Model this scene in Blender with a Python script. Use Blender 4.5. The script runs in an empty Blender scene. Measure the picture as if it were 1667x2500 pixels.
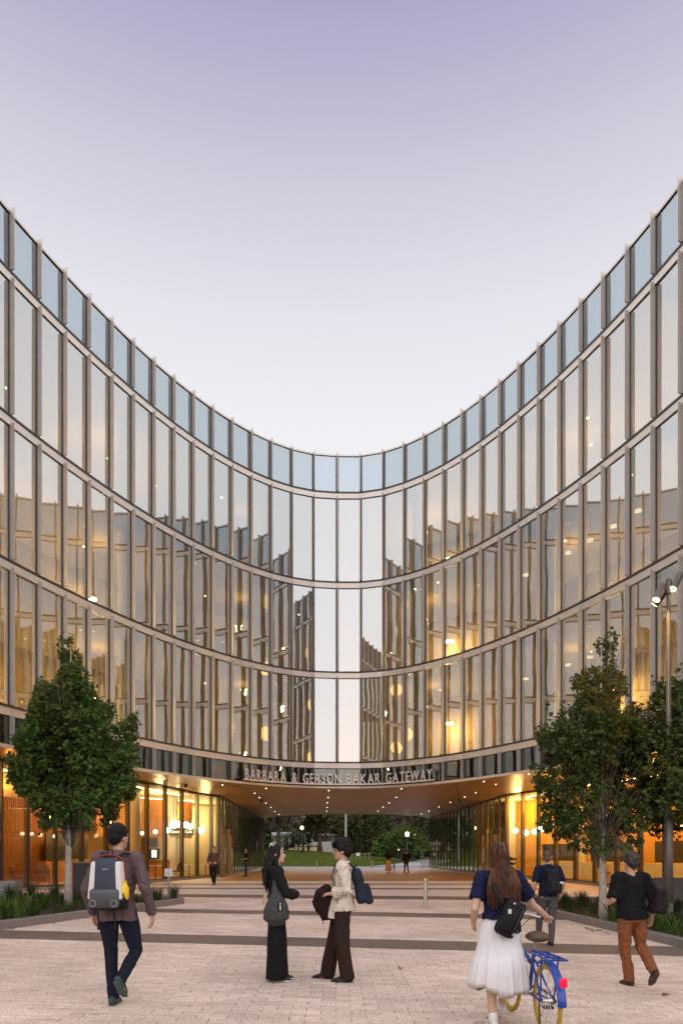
import bpy, bmesh, math, random
from mathutils import Vector, Matrix, noise
R_ = math.radians
random.seed(7)
sc = bpy.context.scene
COL = sc.collection

# ---------------------------------------------------------------- camera
cam = bpy.data.cameras.new('camera'); cam_o = bpy.data.objects.new('camera', cam)
COL.objects.link(cam_o); sc.camera = cam_o
cam_o.location = (0, 0, 0); cam_o.rotation_euler = (math.pi/2, 0, 0)
F = 1660.0; CX = 820.0; YH = 2085.0                       # focal length, axis and horizon in photo pixels
cam.sensor_fit = 'VERTICAL'; cam.sensor_height = 36.0; cam.sensor_width = 24.0
cam.lens = F/2500*36.0
cam.shift_x = (833.5-CX)/2500; cam.shift_y = (YH-1250)/2500
cam.clip_start = 0.1; cam.clip_end = 3000
sc.render.resolution_x = 682; sc.render.resolution_y = 1024

# ---------------------------------------------------------------- sky, sun, exposure
world = bpy.data.worlds.new('World'); sc.world = world; world.use_nodes = True
nt = world.node_tree; bg = nt.nodes['Background']; bg.inputs[1].default_value = 0.12
sky = nt.nodes.new('ShaderNodeTexSky'); sky.sky_type = 'NISHITA'; sky.sun_disc = False
sky.sun_elevation = R_(2.0); sky.sun_rotation = R_(186)
tc = nt.nodes.new('ShaderNodeTexCoord'); sp = nt.nodes.new('ShaderNodeSeparateXYZ')
nt.links.new(tc.outputs['Generated'], sp.inputs[0])
rp = nt.nodes.new('ShaderNodeValToRGB'); nt.links.new(sp.outputs[2], rp.inputs[0])
els = rp.color_ramp.elements
stops = [(0.0, (.92, .80, .74)), (.14, (.95, .88, .86)), (.34, (.93, .91, .94)), (.52, (.93, .92, .95)),
         (.62, (.83, .81, .88)), (.70, (.665, .635, .745)), (.785, (.43, .395, .60)), (1.0, (.26, .25, .50))]
while len(els) < len(stops): els.new(.5)
for e, (p, c) in zip(els, stops): e.position = p; e.color = (*c, 1)
sc1 = nt.nodes.new('ShaderNodeVectorMath'); sc1.operation = 'SCALE'; sc1.inputs['Scale'].default_value = 6.9
sc2 = nt.nodes.new('ShaderNodeVectorMath'); sc2.operation = 'SCALE'; sc2.inputs['Scale'].default_value = 0.35
ad = nt.nodes.new('ShaderNodeVectorMath'); ad.operation = 'ADD'
nt.links.new(rp.outputs[0], sc1.inputs[0]); nt.links.new(sky.outputs[0], sc2.inputs[0])
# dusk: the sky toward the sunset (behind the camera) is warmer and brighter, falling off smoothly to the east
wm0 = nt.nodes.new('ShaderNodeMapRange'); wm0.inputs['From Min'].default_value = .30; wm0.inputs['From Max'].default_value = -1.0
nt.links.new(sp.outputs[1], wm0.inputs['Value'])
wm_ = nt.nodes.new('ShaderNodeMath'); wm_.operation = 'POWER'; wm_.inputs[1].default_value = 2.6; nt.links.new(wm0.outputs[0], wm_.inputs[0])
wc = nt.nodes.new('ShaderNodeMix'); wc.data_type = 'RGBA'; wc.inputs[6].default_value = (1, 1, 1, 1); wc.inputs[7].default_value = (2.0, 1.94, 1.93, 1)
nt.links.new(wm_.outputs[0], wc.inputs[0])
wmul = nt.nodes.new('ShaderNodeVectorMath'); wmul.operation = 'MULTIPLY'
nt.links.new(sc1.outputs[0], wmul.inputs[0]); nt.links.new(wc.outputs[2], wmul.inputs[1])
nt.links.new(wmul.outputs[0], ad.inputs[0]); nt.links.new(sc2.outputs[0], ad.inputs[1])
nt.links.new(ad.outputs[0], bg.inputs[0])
sun = bpy.data.lights.new('sun', 'SUN'); sun.energy = 2.45; sun.angle = R_(180); sun.color = (1, .955, .92)
sun_o = bpy.data.objects.new('sun', sun); COL.objects.link(sun_o)
sun_o.rotation_euler = (R_(16), 0, R_(6))
vs = sc.view_settings; vs.view_transform = 'Standard'; vs.look = 'None'; vs.gamma = 1; vs.exposure = 0.14
try: vs.use_curve_mapping = False
except Exception: pass
sc.render.engine = 'CYCLES'
cy = sc.cycles
cy.use_denoising = True
try: cy.denoiser = 'OPENIMAGEDENOISE'
except Exception: pass
cy.max_bounces = 9; cy.diffuse_bounces = 3; cy.glossy_bounces = 5; cy.transmission_bounces = 6
cy.transparent_max_bounces = 24; cy.sample_clamp_indirect = 4.0; cy.caustics_reflective = False; cy.caustics_refractive = False

# ---------------------------------------------------------------- helpers
U = 36.0/1660.0
def px(x, D): return (x-CX)/F*D                     # lateral position of a photo column at depth D
def pz(y, D): return (YH-y)/F*D
def lerp(a, b, t): return a+(b-a)*t
def clamp01(t): return max(0., min(1., t))
def gz(x, y):
    t = clamp01((y-12)/22.)
    c = .026*(1-clamp01((y-12)/18.))
    xx = max(-14., min(14., x))
    return -1.60+.21*t-c*xx

def nodes_of(m):
    m.use_nodes = True; n = m.node_tree.nodes; return m.node_tree, n
MATS = {}
def M(name, col, rough=.6, metal=0., var=.12, scale=6., bump=0., bscale=60., stretch=(1, 1, 1), emis=None, estr=0., spec=.5, sheen=0., coord='Object'):
    if name in MATS: return MATS[name]
    m = bpy.data.materials.new(name); t, n = nodes_of(m); b = n['Principled BSDF']
    b.inputs['Roughness'].default_value = rough; b.inputs['Metallic'].default_value = metal
    b.inputs['Specular IOR Level'].default_value = spec
    if sheen: b.inputs['Sheen Weight'].default_value = sheen
    co = n.new('ShaderNodeTexCoord'); mp = n.new('ShaderNodeMapping'); mp.inputs['Scale'].default_value = stretch
    t.links.new(co.outputs[coord], mp.inputs[0])
    nz = n.new('ShaderNodeTexNoise'); nz.inputs['Scale'].default_value = scale; nz.inputs['Detail'].default_value = 5
    t.links.new(mp.outputs[0], nz.inputs[0])
    r = n.new('ShaderNodeValToRGB'); r.color_ramp.elements[0].position = .3; r.color_ramp.elements[1].position = .7
    r.color_ramp.elements[0].color = (*[max(0, c*(1-var)) for c in col], 1)
    r.color_ramp.elements[1].color = (*[min(1, c*(1+var)) for c in col], 1)
    t.links.new(nz.outputs[0], r.inputs[0]); t.links.new(r.outputs[0], b.inputs['Base Color'])
    if bump:
        n2 = n.new('ShaderNodeTexNoise'); n2.inputs['Scale'].default_value = bscale; n2.inputs['Detail'].default_value = 4
        t.links.new(mp.outputs[0], n2.inputs[0])
        bp = n.new('ShaderNodeBump'); bp.inputs['Strength'].default_value = bump; bp.inputs['Distance'].default_value = .01
        t.links.new(n2.outputs[0], bp.inputs['Height']); t.links.new(bp.outputs[0], b.inputs['Normal'])
    if emis:
        b.inputs['Emission Color'].default_value = (*emis, 1); b.inputs['Emission Strength'].default_value = estr
    MATS[name] = m; return m

def glassmat(name, tint, refl, gcol=(.95, .97, .97), rough=.0, wave=.02, wscale=.9):
    m = bpy.data.materials.new(name); t, n = nodes_of(m); n.remove(n['Principled BSDF']); out = n['Material Output']
    tr = n.new('ShaderNodeBsdfTransparent'); tr.inputs[0].default_value = (*tint, 1)
    gl = n.new('ShaderNodeBsdfGlossy'); gl.inputs['Color'].default_value = (*gcol, 1); gl.inputs['Roughness'].default_value = rough
    fr = n.new('ShaderNodeFresnel'); fr.inputs[0].default_value = 1.52
    mr = n.new('ShaderNodeMapRange'); mr.inputs['To Min'].default_value = refl; mr.inputs['To Max'].default_value = 1.0
    t.links.new(fr.outputs[0], mr.inputs['Value'])
    co = n.new('ShaderNodeTexCoord'); nz = n.new('ShaderNodeTexNoise'); nz.inputs['Scale'].default_value = wscale
    nz.inputs['Detail'].default_value = 1
    t.links.new(co.outputs['Object'], nz.inputs[0])
    bp = n.new('ShaderNodeBump'); bp.inputs['Strength'].default_value = wave; bp.inputs['Distance'].default_value = 1.0
    t.links.new(nz.outputs[0], bp.inputs['Height'])
    t.links.new(bp.outputs[0], gl.inputs['Normal']); t.links.new(bp.outputs[0], fr.inputs['Normal'])
    mx = n.new('ShaderNodeMixShader'); t.links.new(mr.outputs[0], mx.inputs[0])
    t.links.new(tr.outputs[0], mx.inputs[1]); t.links.new(gl.outputs[0], mx.inputs[2]); t.links.new(mx.outputs[0], out.inputs[0])
    MATS[name] = m; return m

def emit(name, col, s):
    if name in MATS: return MATS[name]
    m = bpy.data.materials.new(name); t, n = nodes_of(m); b = n['Principled BSDF']
    b.inputs['Base Color'].default_value = (.8, .8, .8, 1)
    b.inputs['Emission Color'].default_value = (*col, 1); b.inputs['Emission Strength'].default_value = s
    MATS[name] = m; return m

def tag(o, label=None, cat=None, group=None, kind=None):
    if label: o['label'] = label
    if cat: o['category'] = cat
    if group: o['group'] = group
    if kind: o['kind'] = kind
    return o
def empty(name, loc=(0, 0, 0), rz=0., **k):
    o = bpy.data.objects.new(name, None); COL.objects.link(o); o.location = loc; o.rotation_euler = (0, 0, rz)
    o.empty_display_size = .2
    return tag(o, **k)
def link(name, me, m, parent=None, smooth=False, **k):
    o = bpy.data.objects.new(name, me); COL.objects.link(o)
    if m is not None and not me.materials:
        for mm in (m if isinstance(m, (list, tuple)) else [m]): me.materials.append(mm)
    if parent is not None: o.parent = parent
    if smooth: me.shade_smooth()
    return tag(o, **k)
def mesh_of(bm, name='mesh', recalc=False):
    if recalc: bmesh.ops.recalc_face_normals(bm, faces=bm.faces)
    me = bpy.data.meshes.new(name); bm.to_mesh(me); bm.free(); return me
def obj(name, bm, m, parent=None, smooth=False, **k):
    return link(name, mesh_of(bm, name), m, parent, smooth, **k)
def pydata(name, v, f, m, parent=None, smooth=False, **k):
    me = bpy.data.meshes.new(name); me.from_pydata(v, [], f); me.update()
    return link(name, me, m, parent, smooth, **k)

def box(bm, x0, x1, y0, y1, z0, z1, mi=0):
    v = [bm.verts.new(p) for p in ((x0, y0, z0), (x1, y0, z0), (x1, y1, z0), (x0, y1, z0), (x0, y0, z1), (x1, y0, z1), (x1, y1, z1), (x0, y1, z1))]
    for a in ((0, 3, 2, 1), (4, 5, 6, 7), (0, 1, 5, 4), (1, 2, 6, 5), (2, 3, 7, 6), (3, 0, 4, 7)):
        f = bm.faces.new([v[i] for i in a]); f.material_index = mi
    return v
def prism(bm, poly, z0, z1, mi=0):
    """poly: counter-clockwise list of (x,y)"""
    a = [bm.verts.new((p[0], p[1], z0)) for p in poly]; b = [bm.verts.new((p[0], p[1], z1)) for p in poly]
    n = len(poly)
    f1 = bm.faces.new(list(reversed(a))); f2 = bm.faces.new(b)
    fs = [f1, f2]
    for i in range(n): fs.append(bm.faces.new((a[i], a[(i+1) % n], b[(i+1) % n], b[i])))
    for f in fs: f.material_index = mi
    return f1, f2
def bar(bm, a, b, w, d=None, up=None, mi=0):
    """box beam from a to b; w = thickness along the side vector, d = other thickness"""
    a = Vector(a); b = Vector(b); d = d or w; ax = (b-a).normalized()
    u = Vector(up) if up else (Vector((0, 0, 1)) if abs(ax.z) < .9 else Vector((0, 1, 0)))
    s = ax.cross(u).normalized(); u = s.cross(ax).normalized()
    v = []
    for p in (a, b):
        for i, j in ((-1, -1), (1, -1), (1, 1), (-1, 1)): v.append(bm.verts.new(p+s*(w/2*i)+u*(d/2*j)))
    for q in ((3, 2, 1, 0), (4, 5, 6, 7), (0, 1, 5, 4), (1, 2, 6, 5), (2, 3, 7, 6), (3, 0, 4, 7)):
        f = bm.faces.new([v[i] for i in q]); f.material_index = mi
def _perp(ax, side=None):
    if side is None: side = Vector((1, 0, 0)) if abs(ax.x) < .9 else Vector((0, 1, 0))
    s = side-ax*side.dot(ax)
    if s.length < 1e-5: s = Vector((0, 0, 1)).cross(ax)
    if s.length < 1e-5: s = Vector((0, 1, 0))
    return s.normalized()
def tube(bm, pts, rad, flat=1.0, side=None, n=12, cap=True, round_end=True, mi=0):
    """closed sweep along pts; rad = radius along 'side', flat = ratio of the other axis (scalar or list)"""
    P = [Vector(p) for p in pts]; m = len(P)
    rad = list(rad) if isinstance(rad, (list, tuple)) else [rad]*m
    fl = list(flat) if isinstance(flat, (list, tuple)) else [flat]*m
    side = Vector(side) if side is not None else None
    T = []
    for i in range(m):
        a = P[max(0, i-1)]; b = P[min(m-1, i+1)]; T.append((b-a).normalized())
    if round_end and cap:
        r0, r1 = rad[0]*min(1, fl[0]), rad[-1]*min(1, fl[-1])
        P = [P[0]-T[0]*r0*.95, P[0]-T[0]*r0*.62]+P+[P[-1]+T[-1]*r1*.62, P[-1]+T[-1]*r1*.95]
        rad = [rad[0]*.30, rad[0]*.78]+rad+[rad[-1]*.78, rad[-1]*.30]
        fl = [fl[0]]*2+fl+[fl[-1]]*2; T = [T[0]]*2+T+[T[-1]]*2
    rings = []; ps = None
    for i in range(len(P)):
        s = _perp(T[i], side if side is not None else ps); ps = s; u = T[i].cross(s)
        rings.append([bm.verts.new(P[i]+s*(rad[i]*math.cos(2*math.pi*k/n))+u*(rad[i]*fl[i]*math.sin(2*math.pi*k/n))) for k in range(n)])
    for i in range(len(rings)-1):
        for k in range(n):
            f = bm.faces.new((rings[i][k], rings[i][(k+1) % n], rings[i+1][(k+1) % n], rings[i+1][k])); f.material_index = mi
    if cap:
        f = bm.faces.new(list(reversed(rings[0]))); f.material_index = mi
        f = bm.faces.new(rings[-1]); f.material_index = mi
    return rings
def ell(bm, c, r, rot=None, n=16, m=10, mi=0):
    """ellipsoid"""
    c = Vector(c); vs_ = []
    top = None
    for i in range(m+1):
        th = math.pi*i/m; row = []
        for k in range(n):
            ph = 2*math.pi*k/n
            p = Vector((r[0]*math.sin(th)*math.cos(ph), r[1]*math.sin(th)*math.sin(ph), r[2]*math.cos(th)))
            if rot is not None: p = rot @ p
            if i in (0, m):
                if k == 0: row = [bm.verts.new(c+p)]
                continue
            row.append(bm.verts.new(c+p))
        vs_.append(row)
    for i in range(m):
        a, b = vs_[i], vs_[i+1]
        for k in range(n):
            if len(a) == 1: f = bm.faces.new((a[0], b[k], b[(k+1) % n]))
            elif len(b) == 1: f = bm.faces.new((a[k], b[0], a[(k+1) % n]))
            else: f = bm.faces.new((a[k], b[k], b[(k+1) % n], a[(k+1) % n]))
            f.material_index = mi
def disc(bm, c, r, n=12, axis='z', h=.02):
    tube(bm, [Vector(c), Vector(c)+Vector((0, 0, -h))], r, n=n, round_end=False)
def lamp(name, loc, power, col=(1, .72, .38), r=.12, typ='POINT', **k):
    l = bpy.data.lights.new(name, typ); l.energy = power; l.color = col
    if typ in ('POINT', 'SPOT'): l.shadow_soft_size = r
    o = bpy.data.objects.new(name, l); COL.objects.link(o); o.location = loc
    return o
def remesh(bm, name, voxel, smooth=4, m=None, parent=None, fold=None, **k):
    """union of overlapping closed shells -> one continuous surface"""
    me = mesh_of(bm, name+'_raw'); o = bpy.data.objects.new('tmp', me); COL.objects.link(o)
    md = o.modifiers.new('r', 'REMESH'); md.mode = 'VOXEL'; md.voxel_size = voxel; md.use_smooth_shade = True
    if smooth:
        s = o.modifiers.new('s', 'SMOOTH'); s.factor = .5; s.iterations = smooth
    dg = bpy.context.evaluated_depsgraph_get(); dg.update()
    me2 = bpy.data.meshes.new_from_object(o.evaluated_get(dg)); me2.name = name
    bpy.data.objects.remove(o); bpy.data.meshes.remove(me); me2.materials.clear()
    if fold:
        amp, sc_, st, seed = fold
        vs2 = me2.vertices; nrm = [v.normal.copy() for v in vs2]
        for v, nn in zip(vs2, nrm):
            q = Vector((v.co.x*sc_+seed*3.1, v.co.y*sc_+seed*7.7, v.co.z*sc_*st))
            d = noise.noise(q)+.5*noise.noise(q*2.3)-.7*max(0., .16-abs(noise.noise(q*1.5+Vector((5.2, 1.3, seed)))))/.16
            v.co += nn*(amp*d)
        me2.update()
    return link(name, me2, m, parent, True, **k)
# ================================================================ BUILDING
metal = M('fin_metal', (.47, .425, .385), rough=.42, metal=.35, var=.05, scale=3, bump=.02, bscale=200)
metal2 = M('spandrel_metal', (.52, .475, .435), rough=.40, metal=.35, var=.06, scale=2, bump=.02, bscale=200)
dark = M('dark_frame', (.035, .032, .03), rough=.45, var=.2)
bronze = M('sill_bronze', (.030, .023, .018), rough=.5, metal=.0, var=.15)
g_up = glassmat('window_glass', (.60, .58, .42), .31, gcol=(.87, .92, .95), wave=.0045, wscale=.55)
g_par = glassmat('parapet_glass', (.48, .60, .70), .30, gcol=(.78, .89, .97), wave=.004, wscale=.4)
g_tr = glassmat('transom_glass', (.25, .29, .27), .07, gcol=(.85, .92, .89), wave=.004, wscale=.55)
g_gr = glassmat('ground_glass', (.93, .93, .86), .03, gcol=(.9, .92, .9), wave=.005, wscale=.5)
g_pas = glassmat('passage_glass', (.55, .56, .46), .16, gcol=(.9, .9, .82), wave=.006, wscale=.5)

B = empty('glass_building', (0, 36, -1.39), label='curved glass and metal office building with finned windows bridging over an open passage', cat='building')
BL = Vector(B.location)
def bobj(name, bm, m, parent=None, **k):
    o = obj(name, bm, m, **k); p = parent or B
    o.parent = p
    o.matrix_parent_inverse = Matrix.Translation(-BL)
    return o
def bsub(o, p):
    o.parent = p
    return o

RA = [0, 15.5, 30, 39, 46, 51.5, 56, 59.3, 62, 64.5, 66.5, 68.3, 70.1, 71.7, 73.3, 74.8]+[76, 77, 78, 79, 80, 81, 81, 81, 81, 81, 81, 81]
LA = [7.5, 21, 32, 40.3, 46, 50.5, 54.5, 57.6, 60.2, 62.5, 64.5, 66.2, 67.8, 69.3, 70.9]+[72.3, 73.7, 75, 76, 77, 78, 79, 80, 80, 80, 81, 82, 82, 82, 82, 82]
PW = 56.2*U
Rj = [(3*U, 1660*U)]
for a in RA: Rj.append((Rj[-1][0]+PW*math.cos(R_(a)), Rj[-1][1]-PW*math.sin(R_(a))))
Lj = [(3*U, 1660*U)]
for a in LA: Lj.append((Lj[-1][0]-PW*math.cos(R_(a)), Lj[-1][1]-PW*math.sin(R_(a))))
J = list(reversed(Lj[1:]))+Rj                # facade joints from far left wing to far right wing
NC = len(LA)                                  # index of the centre joint
NJ = len(J)
def inward(i):                                # normal into the court at joint i
    a = Vector(J[max(0, i-1)]); b = Vector(J[min(NJ-1, i+1)]); t = (b-a).normalized()
    return Vector((t.y, -t.x))
NRM = [inward(i) for i in range(NJ)]
def off(i, d): return (J[i][0]+NRM[i].x*d, J[i][1]+NRM[i].y*d)       # d>0 into the court, d<0 into the building

ROWS = [  # (name, top, bottom, glass)
    ('parapet_pane', 21.03, 19.15, g_par),
    ('window_pane', 18.78, 14.41, g_up),
    ('window_pane', 14.04, 9.65, g_up),
    ('window_pane', 9.28, 4.88, g_up),
    ('transom_pane', 4.51, 3.60, g_tr)]
def quad_panel(i, z0, z1, d0, d1, gap0=.012, gap1=.012):
    """solid slab between joints i and i+1, from offset d0 (outer face) back to d1"""
    bm = bmesh.new(); a = Vector(J[i]); b = Vector(J[i+1]); t = (b-a).normalized(); n = Vector((t.y, -t.x))
    a2 = a+t*gap0; b2 = b-t*gap1
    p = [a2+n*d1, a2+n*d0, b2+n*d0, b2+n*d1]
    prism(bm, [tuple(q) for q in p], z0, z1)
    return bm
rng = random.Random(3)
for r, (nm, zt, zb, gm) in enumerate(ROWS):
    for i in range(NJ-1):
        a = Vector(J[i]); b = Vector(J[i+1]); t = (b-a).normalized(); n = Vector((t.y, -t.x))
        # pane, a few mm out of true as real panes are
        tl = rng.uniform(-.004, .004); tv = rng.uniform(-.004, .004)
        a2 = a+t*.035+n*(tl); b2 = b-t*.035-n*(tl)
        bm = bmesh.new()
        v = [bm.verts.new((*(a2+n*tv), zb)), bm.verts.new((*(b2+n*tv), zb)), bm.verts.new((*(b2-n*tv), zt)), bm.verts.new((*(a2-n*tv), zt))]
        bm.faces.new(v)
        bobj(nm, bm, gm)
        # dark gasket frame round the pane
        bm = bmesh.new()
        for (p0, p1) in ((a+t*.010, a+t*(.080 if i >= NC else .040)), (b-t*(.040 if i >= NC else .080), b-t*.010)):
            q = [p0-n*.06, p0+n*.012, p1+n*.012, p1-n*.06]
            prism(bm, [tuple(x) for x in q], zb, zt)
        q = [a+t*.041-n*.06, a+t*.041+n*.011, b-t*.041+n*.011, b-t*.041-n*.06]
        prism(bm, [tuple(x) for x in q], zt-.022, zt-.001)
        if r: bobj('pane_gasket', bm, dark)
        else: bobj('pane_gasket', bm, dark)
    # fins at every joint
    for i in range(NJ):
        n = NRM[i]; t = Vector((-n.y, n.x))
        s = 1 if i >= NC else -1               # the flat face of a fin looks down its wing, towards the street
        f0, f1 = (zb+.02, zt+.10)
        if r == 0: f1 = 21.20
        if r == 4: f0, f1 = 3.60, zt+.02
        L = .215
        c = Vector(J[i])
        near = c+t*s*.030; far = c-t*s*.045
        tip1 = c+t*s*.032+n*L; tip2 = c+t*s*.014+n*L
        poly = [near-n*.0, tip1, tip2, far-n*.0]
        # order counter-clockwise
        ar = sum(poly[k].x*poly[(k+1) % 4].y-poly[(k+1) % 4].x*poly[k].y for k in range(4))
        if ar < 0: poly.reverse()
        bm = bmesh.new(); prism(bm, [tuple(q) for q in poly], f0, f1)
        bobj('fin', bm, metal)
# spandrel bands with open vertical joints, dark sill channels above them
for (z0, z1) in ((18.80, 19.07), (14.06, 14.33), (9.30, 9.57), (4.53, 4.80)):
    for i in range(NJ-1):
        bobj('spandrel_panel', quad_panel(i, z0, z1, .055, -.10, .006, .006), metal2)
        bobj('sill', quad_panel(i, z1+.002, z1+.075, .085, -.10, .003, .003), bronze)
for i in range(NJ-1):
    bobj('fascia_panel', quad_panel(i, 3.47, 3.585, .055, -.20, .006, .006), metal2)
    bobj('parapet_cap', quad_panel(i, 21.035, 21.12, .05, -.25, .002, .002), metal2)

# ---- inside the upper floors
wall_in = M('inner_wall', (.26, .19, .10), rough=.8, var=.08, scale=1)
ceil_in = M('inner_ceiling', (.34, .27, .17), rough=.8, var=.04)
floor_in = M('inner_floor', (.16, .13, .10), rough=.6, var=.1)
i0, i1 = 0, NJ-1
def ring(bm, d0, d1, z, up=True, lo=0, hi=None):
    hi = NJ-1 if hi is None else hi
    a = [bm.verts.new((*off(i, d0), z)) for i in range(lo, hi+1)]; b = [bm.verts.new((*off(i, d1), z)) for i in range(lo, hi+1)]
    for k in range(len(a)-1):
        f = (a[k], a[k+1], b[k+1], b[k])
        bm.faces.new(f if up else tuple(reversed(f)))
DEEP = -6.5
for k, (zc, zf) in enumerate(((3.60, 3.63), (4.55, 4.86), (9.32, 9.62), (14.08, 14.38), (18.82, 19.12))):
    bm = bmesh.new()
    ring(bm, -.12, DEEP, zf, True); ring(bm, -.12, DEEP, zc, False)
    for i in range(NJ-1):
        p = [off(i, -.12), off(i+1, -.12)]
        v = [bm.verts.new((*p[0], zc)), bm.verts.new((*p[1], zc)), bm.verts.new((*p[1], zf)), bm.verts.new((*p[0], zf))]
        bm.faces.new(v)
    for f in bm.faces:
        f.material_index = 1 if f.normal.z < -.5 else 0
    bm.normal_update()
    for f in bm.faces: f.material_index = 0 if f.calc_center_median().z > zf-.005 else 1
    bobj('floor_slab', bm, [floor_in, ceil_in])
bm = bmesh.new()
for i in range(NJ-1):
    p = [off(i, DEEP), off(i+1, DEEP)]
    v = [bm.verts.new((*p[0], 3.6)), bm.verts.new((*p[1], 3.6)), bm.verts.new((*p[1], 19.1)), bm.verts.new((*p[0], 19.1))]
    bm.faces.new(v)
bobj('inner_wall', bm, wall_in)
# parapet screen: opaque blue-grey back panel behind the top glass row, closed with a roof
par_b = M('parapet_backing', (.20, .25, .30), rough=.7, var=.05)
bm = bmesh.new()
for i in range(NJ-1):
    p = [off(i, -.2), off(i+1, -.2)]
    v = [bm.verts.new((*p[0], 19.12)), bm.verts.new((*p[1], 19.12)), bm.verts.new((*p[1], 21.03)), bm.verts.new((*p[0], 21.03))]
    bm.faces.new(v)
bobj('parapet_backing', bm, par_b)
bm = bmesh.new(); ring(bm, -.26, -14, 20.2, True); bobj('roof', bm, M('roof_grey', (.3, .3, .3), rough=.9))
tb = M('transom_backing', (.022, .028, .026), rough=.6, var=.1)
for i in range(NJ-1):
    p = [off(i, -.30), off(i+1, -.30)]; bm = bmesh.new()
    bm.faces.new([bm.verts.new((*p[0], 3.62)), bm.verts.new((*p[1], 3.62)), bm.verts.new((*p[1], 4.54)), bm.verts.new((*p[0], 4.54))]); bobj('transom_backing', bm, tb)
# round columns and partition fins behind the glass
colm = M('column_paint', (.62, .57, .48), rough=.6, var=.04)
for i in range(4, NJ-3, 6):
    for (z0, z1) in ((4.87, 9.31), (9.63, 14.07), (14.39, 18.81)):
        bm = bmesh.new(); q = off(i, -1.6); tube(bm, [(q[0], q[1], z0), (q[0], q[1], z1)], .32, n=16, round_end=False)
        bobj('column', bm, colm, smooth=False)
# lit wall washers deep in the rooms: fixture plus its own light
warm_e = emit('lamp_glow', (1, .78, .45), 22)
warm_d = emit('downlight_glow', (1, .80, .52), 9)
WARM = (1, .70, .32)
wash = [NC-16, NC-12, NC-8, NC+3, NC+9, NC+15]
rr = random.Random(11)
for k, i in enumerate(wash):
    for r, zf in enumerate((4.86, 9.62, 14.38)):
        if r == 2 and k in (1,): continue
        q = off(i, -5.4)
        bm = bmesh.new(); tube(bm, [(q[0], q[1], zf+2.75), (q[0], q[1], zf+2.70)], .28, n=14, round_end=False)
        bobj('wall_light', bm, warm_e)
        lamp('wall_light_source', (q[0], q[1], zf+2.45), 620, (1, .66, .24), .18)
# small downlights in every ceiling
for r, zc in enumerate((9.31, 14.07, 18.81)):
    for i in range(2, NJ-2):
        if rr.random() < .34:
            d = rr.choice((-1.2, -2.6, -4.2)); q = off(i, d); bm = bmesh.new()
            tube(bm, [(q[0], q[1], zc-.004), (q[0], q[1], zc-.03)], .048, n=8, round_end=False)
            bobj('downlight', bm, warm_d)
# general dim room light
for r, zf in enumerate((4.86, 9.62, 14.38)):
    for i in range(NC-21, NC+22, 6):
        q = off(i, -3.2); lamp('room_light_source', (q[0], q[1], zf+3.9), (62, 55, 22)[r], (1, .62, .22), .5)

# ---- soffit, ground-floor glass, passage
LG = [(-14.6, 17.0), (-12.1, 25.0), (-9.05, 32.8), (-7.8, 38.4), (-6.9, 40.2), (-7.06, 66.7)]
RG = [(14.2, 17.0), (12.6, 25.0), (11.7, 30.6), (11.2, 34.3), (10.85, 36.7), (10.4, 38.0), (9.9, 39.7), (8.96, 64.7)]
back = [(-7.06, 66.7), (-5.5, 62.6), (-2.2, 59.6), (1.0, 58.8), (4.2, 59.3), (7.0, 61.6), (8.96, 64.7)]
def soffitmat():
    m = bpy.data.materials.new('soffit_metal'); t, n = nodes_of(m); b = n['Principled BSDF']
    b.inputs['Metallic'].default_value = .30; b.inputs['Roughness'].default_value = .38; b.inputs['Specular IOR Level'].default_value = .15
    co = n.new('ShaderNodeTexCoord'); mp = n.new('ShaderNodeMapping'); t.links.new(co.outputs['Object'], mp.inputs[0])
    br = n.new('ShaderNodeTexBrick'); br.inputs['Scale'].default_value = 1; br.inputs['Brick Width'].default_value = 4.0; br.inputs['Row Height'].default_value = .30
    br.inputs['Mortar Size'].default_value = .012; br.inputs['Color1'].default_value = (.36, .20, .045, 1); br.inputs['Color2'].default_value = (.40, .225, .052, 1); br.inputs['Mortar'].default_value = (.10, .06, .03, 1)
    t.links.new(mp.outputs[0], br.inputs[0]); t.links.new(br.outputs[0], b.inputs['Base Color'])
    nz = n.new('ShaderNodeTexNoise'); nz.inputs['Scale'].default_value = .8; t.links.new(co.outputs['Object'], nz.inputs[0])
    bp = n.new('ShaderNodeBump'); bp.inputs['Strength'].default_value = .06; bp.inputs['Distance'].default_value = .2
    t.links.new(nz.outputs[0], bp.inputs['Height']); t.links.new(bp.outputs[0], b.inputs['Normal'])
    return m
sof = soffitmat()
poly = [off(i, -.12) for i in range(NJ)]
outer = [(-30, -80), (-30, 66.9), (-7.06, 66.9)]+back+[(8.96, 66.9), (30, 66.9), (30, -80)]
CC = (1.0, 26.0)
def ang(p): return math.atan2(p[0]-CC[0], p[1]-CC[1])
def ray_hit(pl, a):
    dx, dy = math.sin(a), math.cos(a); best = None
    for p, q in zip(pl[:-1], pl[1:]):
        ex, ey = q[0]-p[0], q[1]-p[1]; den = dx*ey-dy*ex
        if abs(den) < 1e-9: continue
        fx, fy = p[0]-CC[0], p[1]-CC[1]; t = (fx*ey-fy*ex)/den; u = (fx*dy-fy*dx)/den
        if t > 0 and -1e-6 <= u <= 1+1e-6 and (best is None or t < best): best = t
    return None if best is None else (CC[0]+dx*best, CC[1]+dy*best)
A0, A1 = ang(poly[0])+1e-4, ang(poly[-1])-1e-4
AA = sorted(set([round(x, 6) for x in [A0, A1]+[ang(p) for p in poly[1:-1]]+[ang(p) for p in outer] if A0 <= x <= A1]))
bm = bmesh.new(); prev = None
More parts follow.
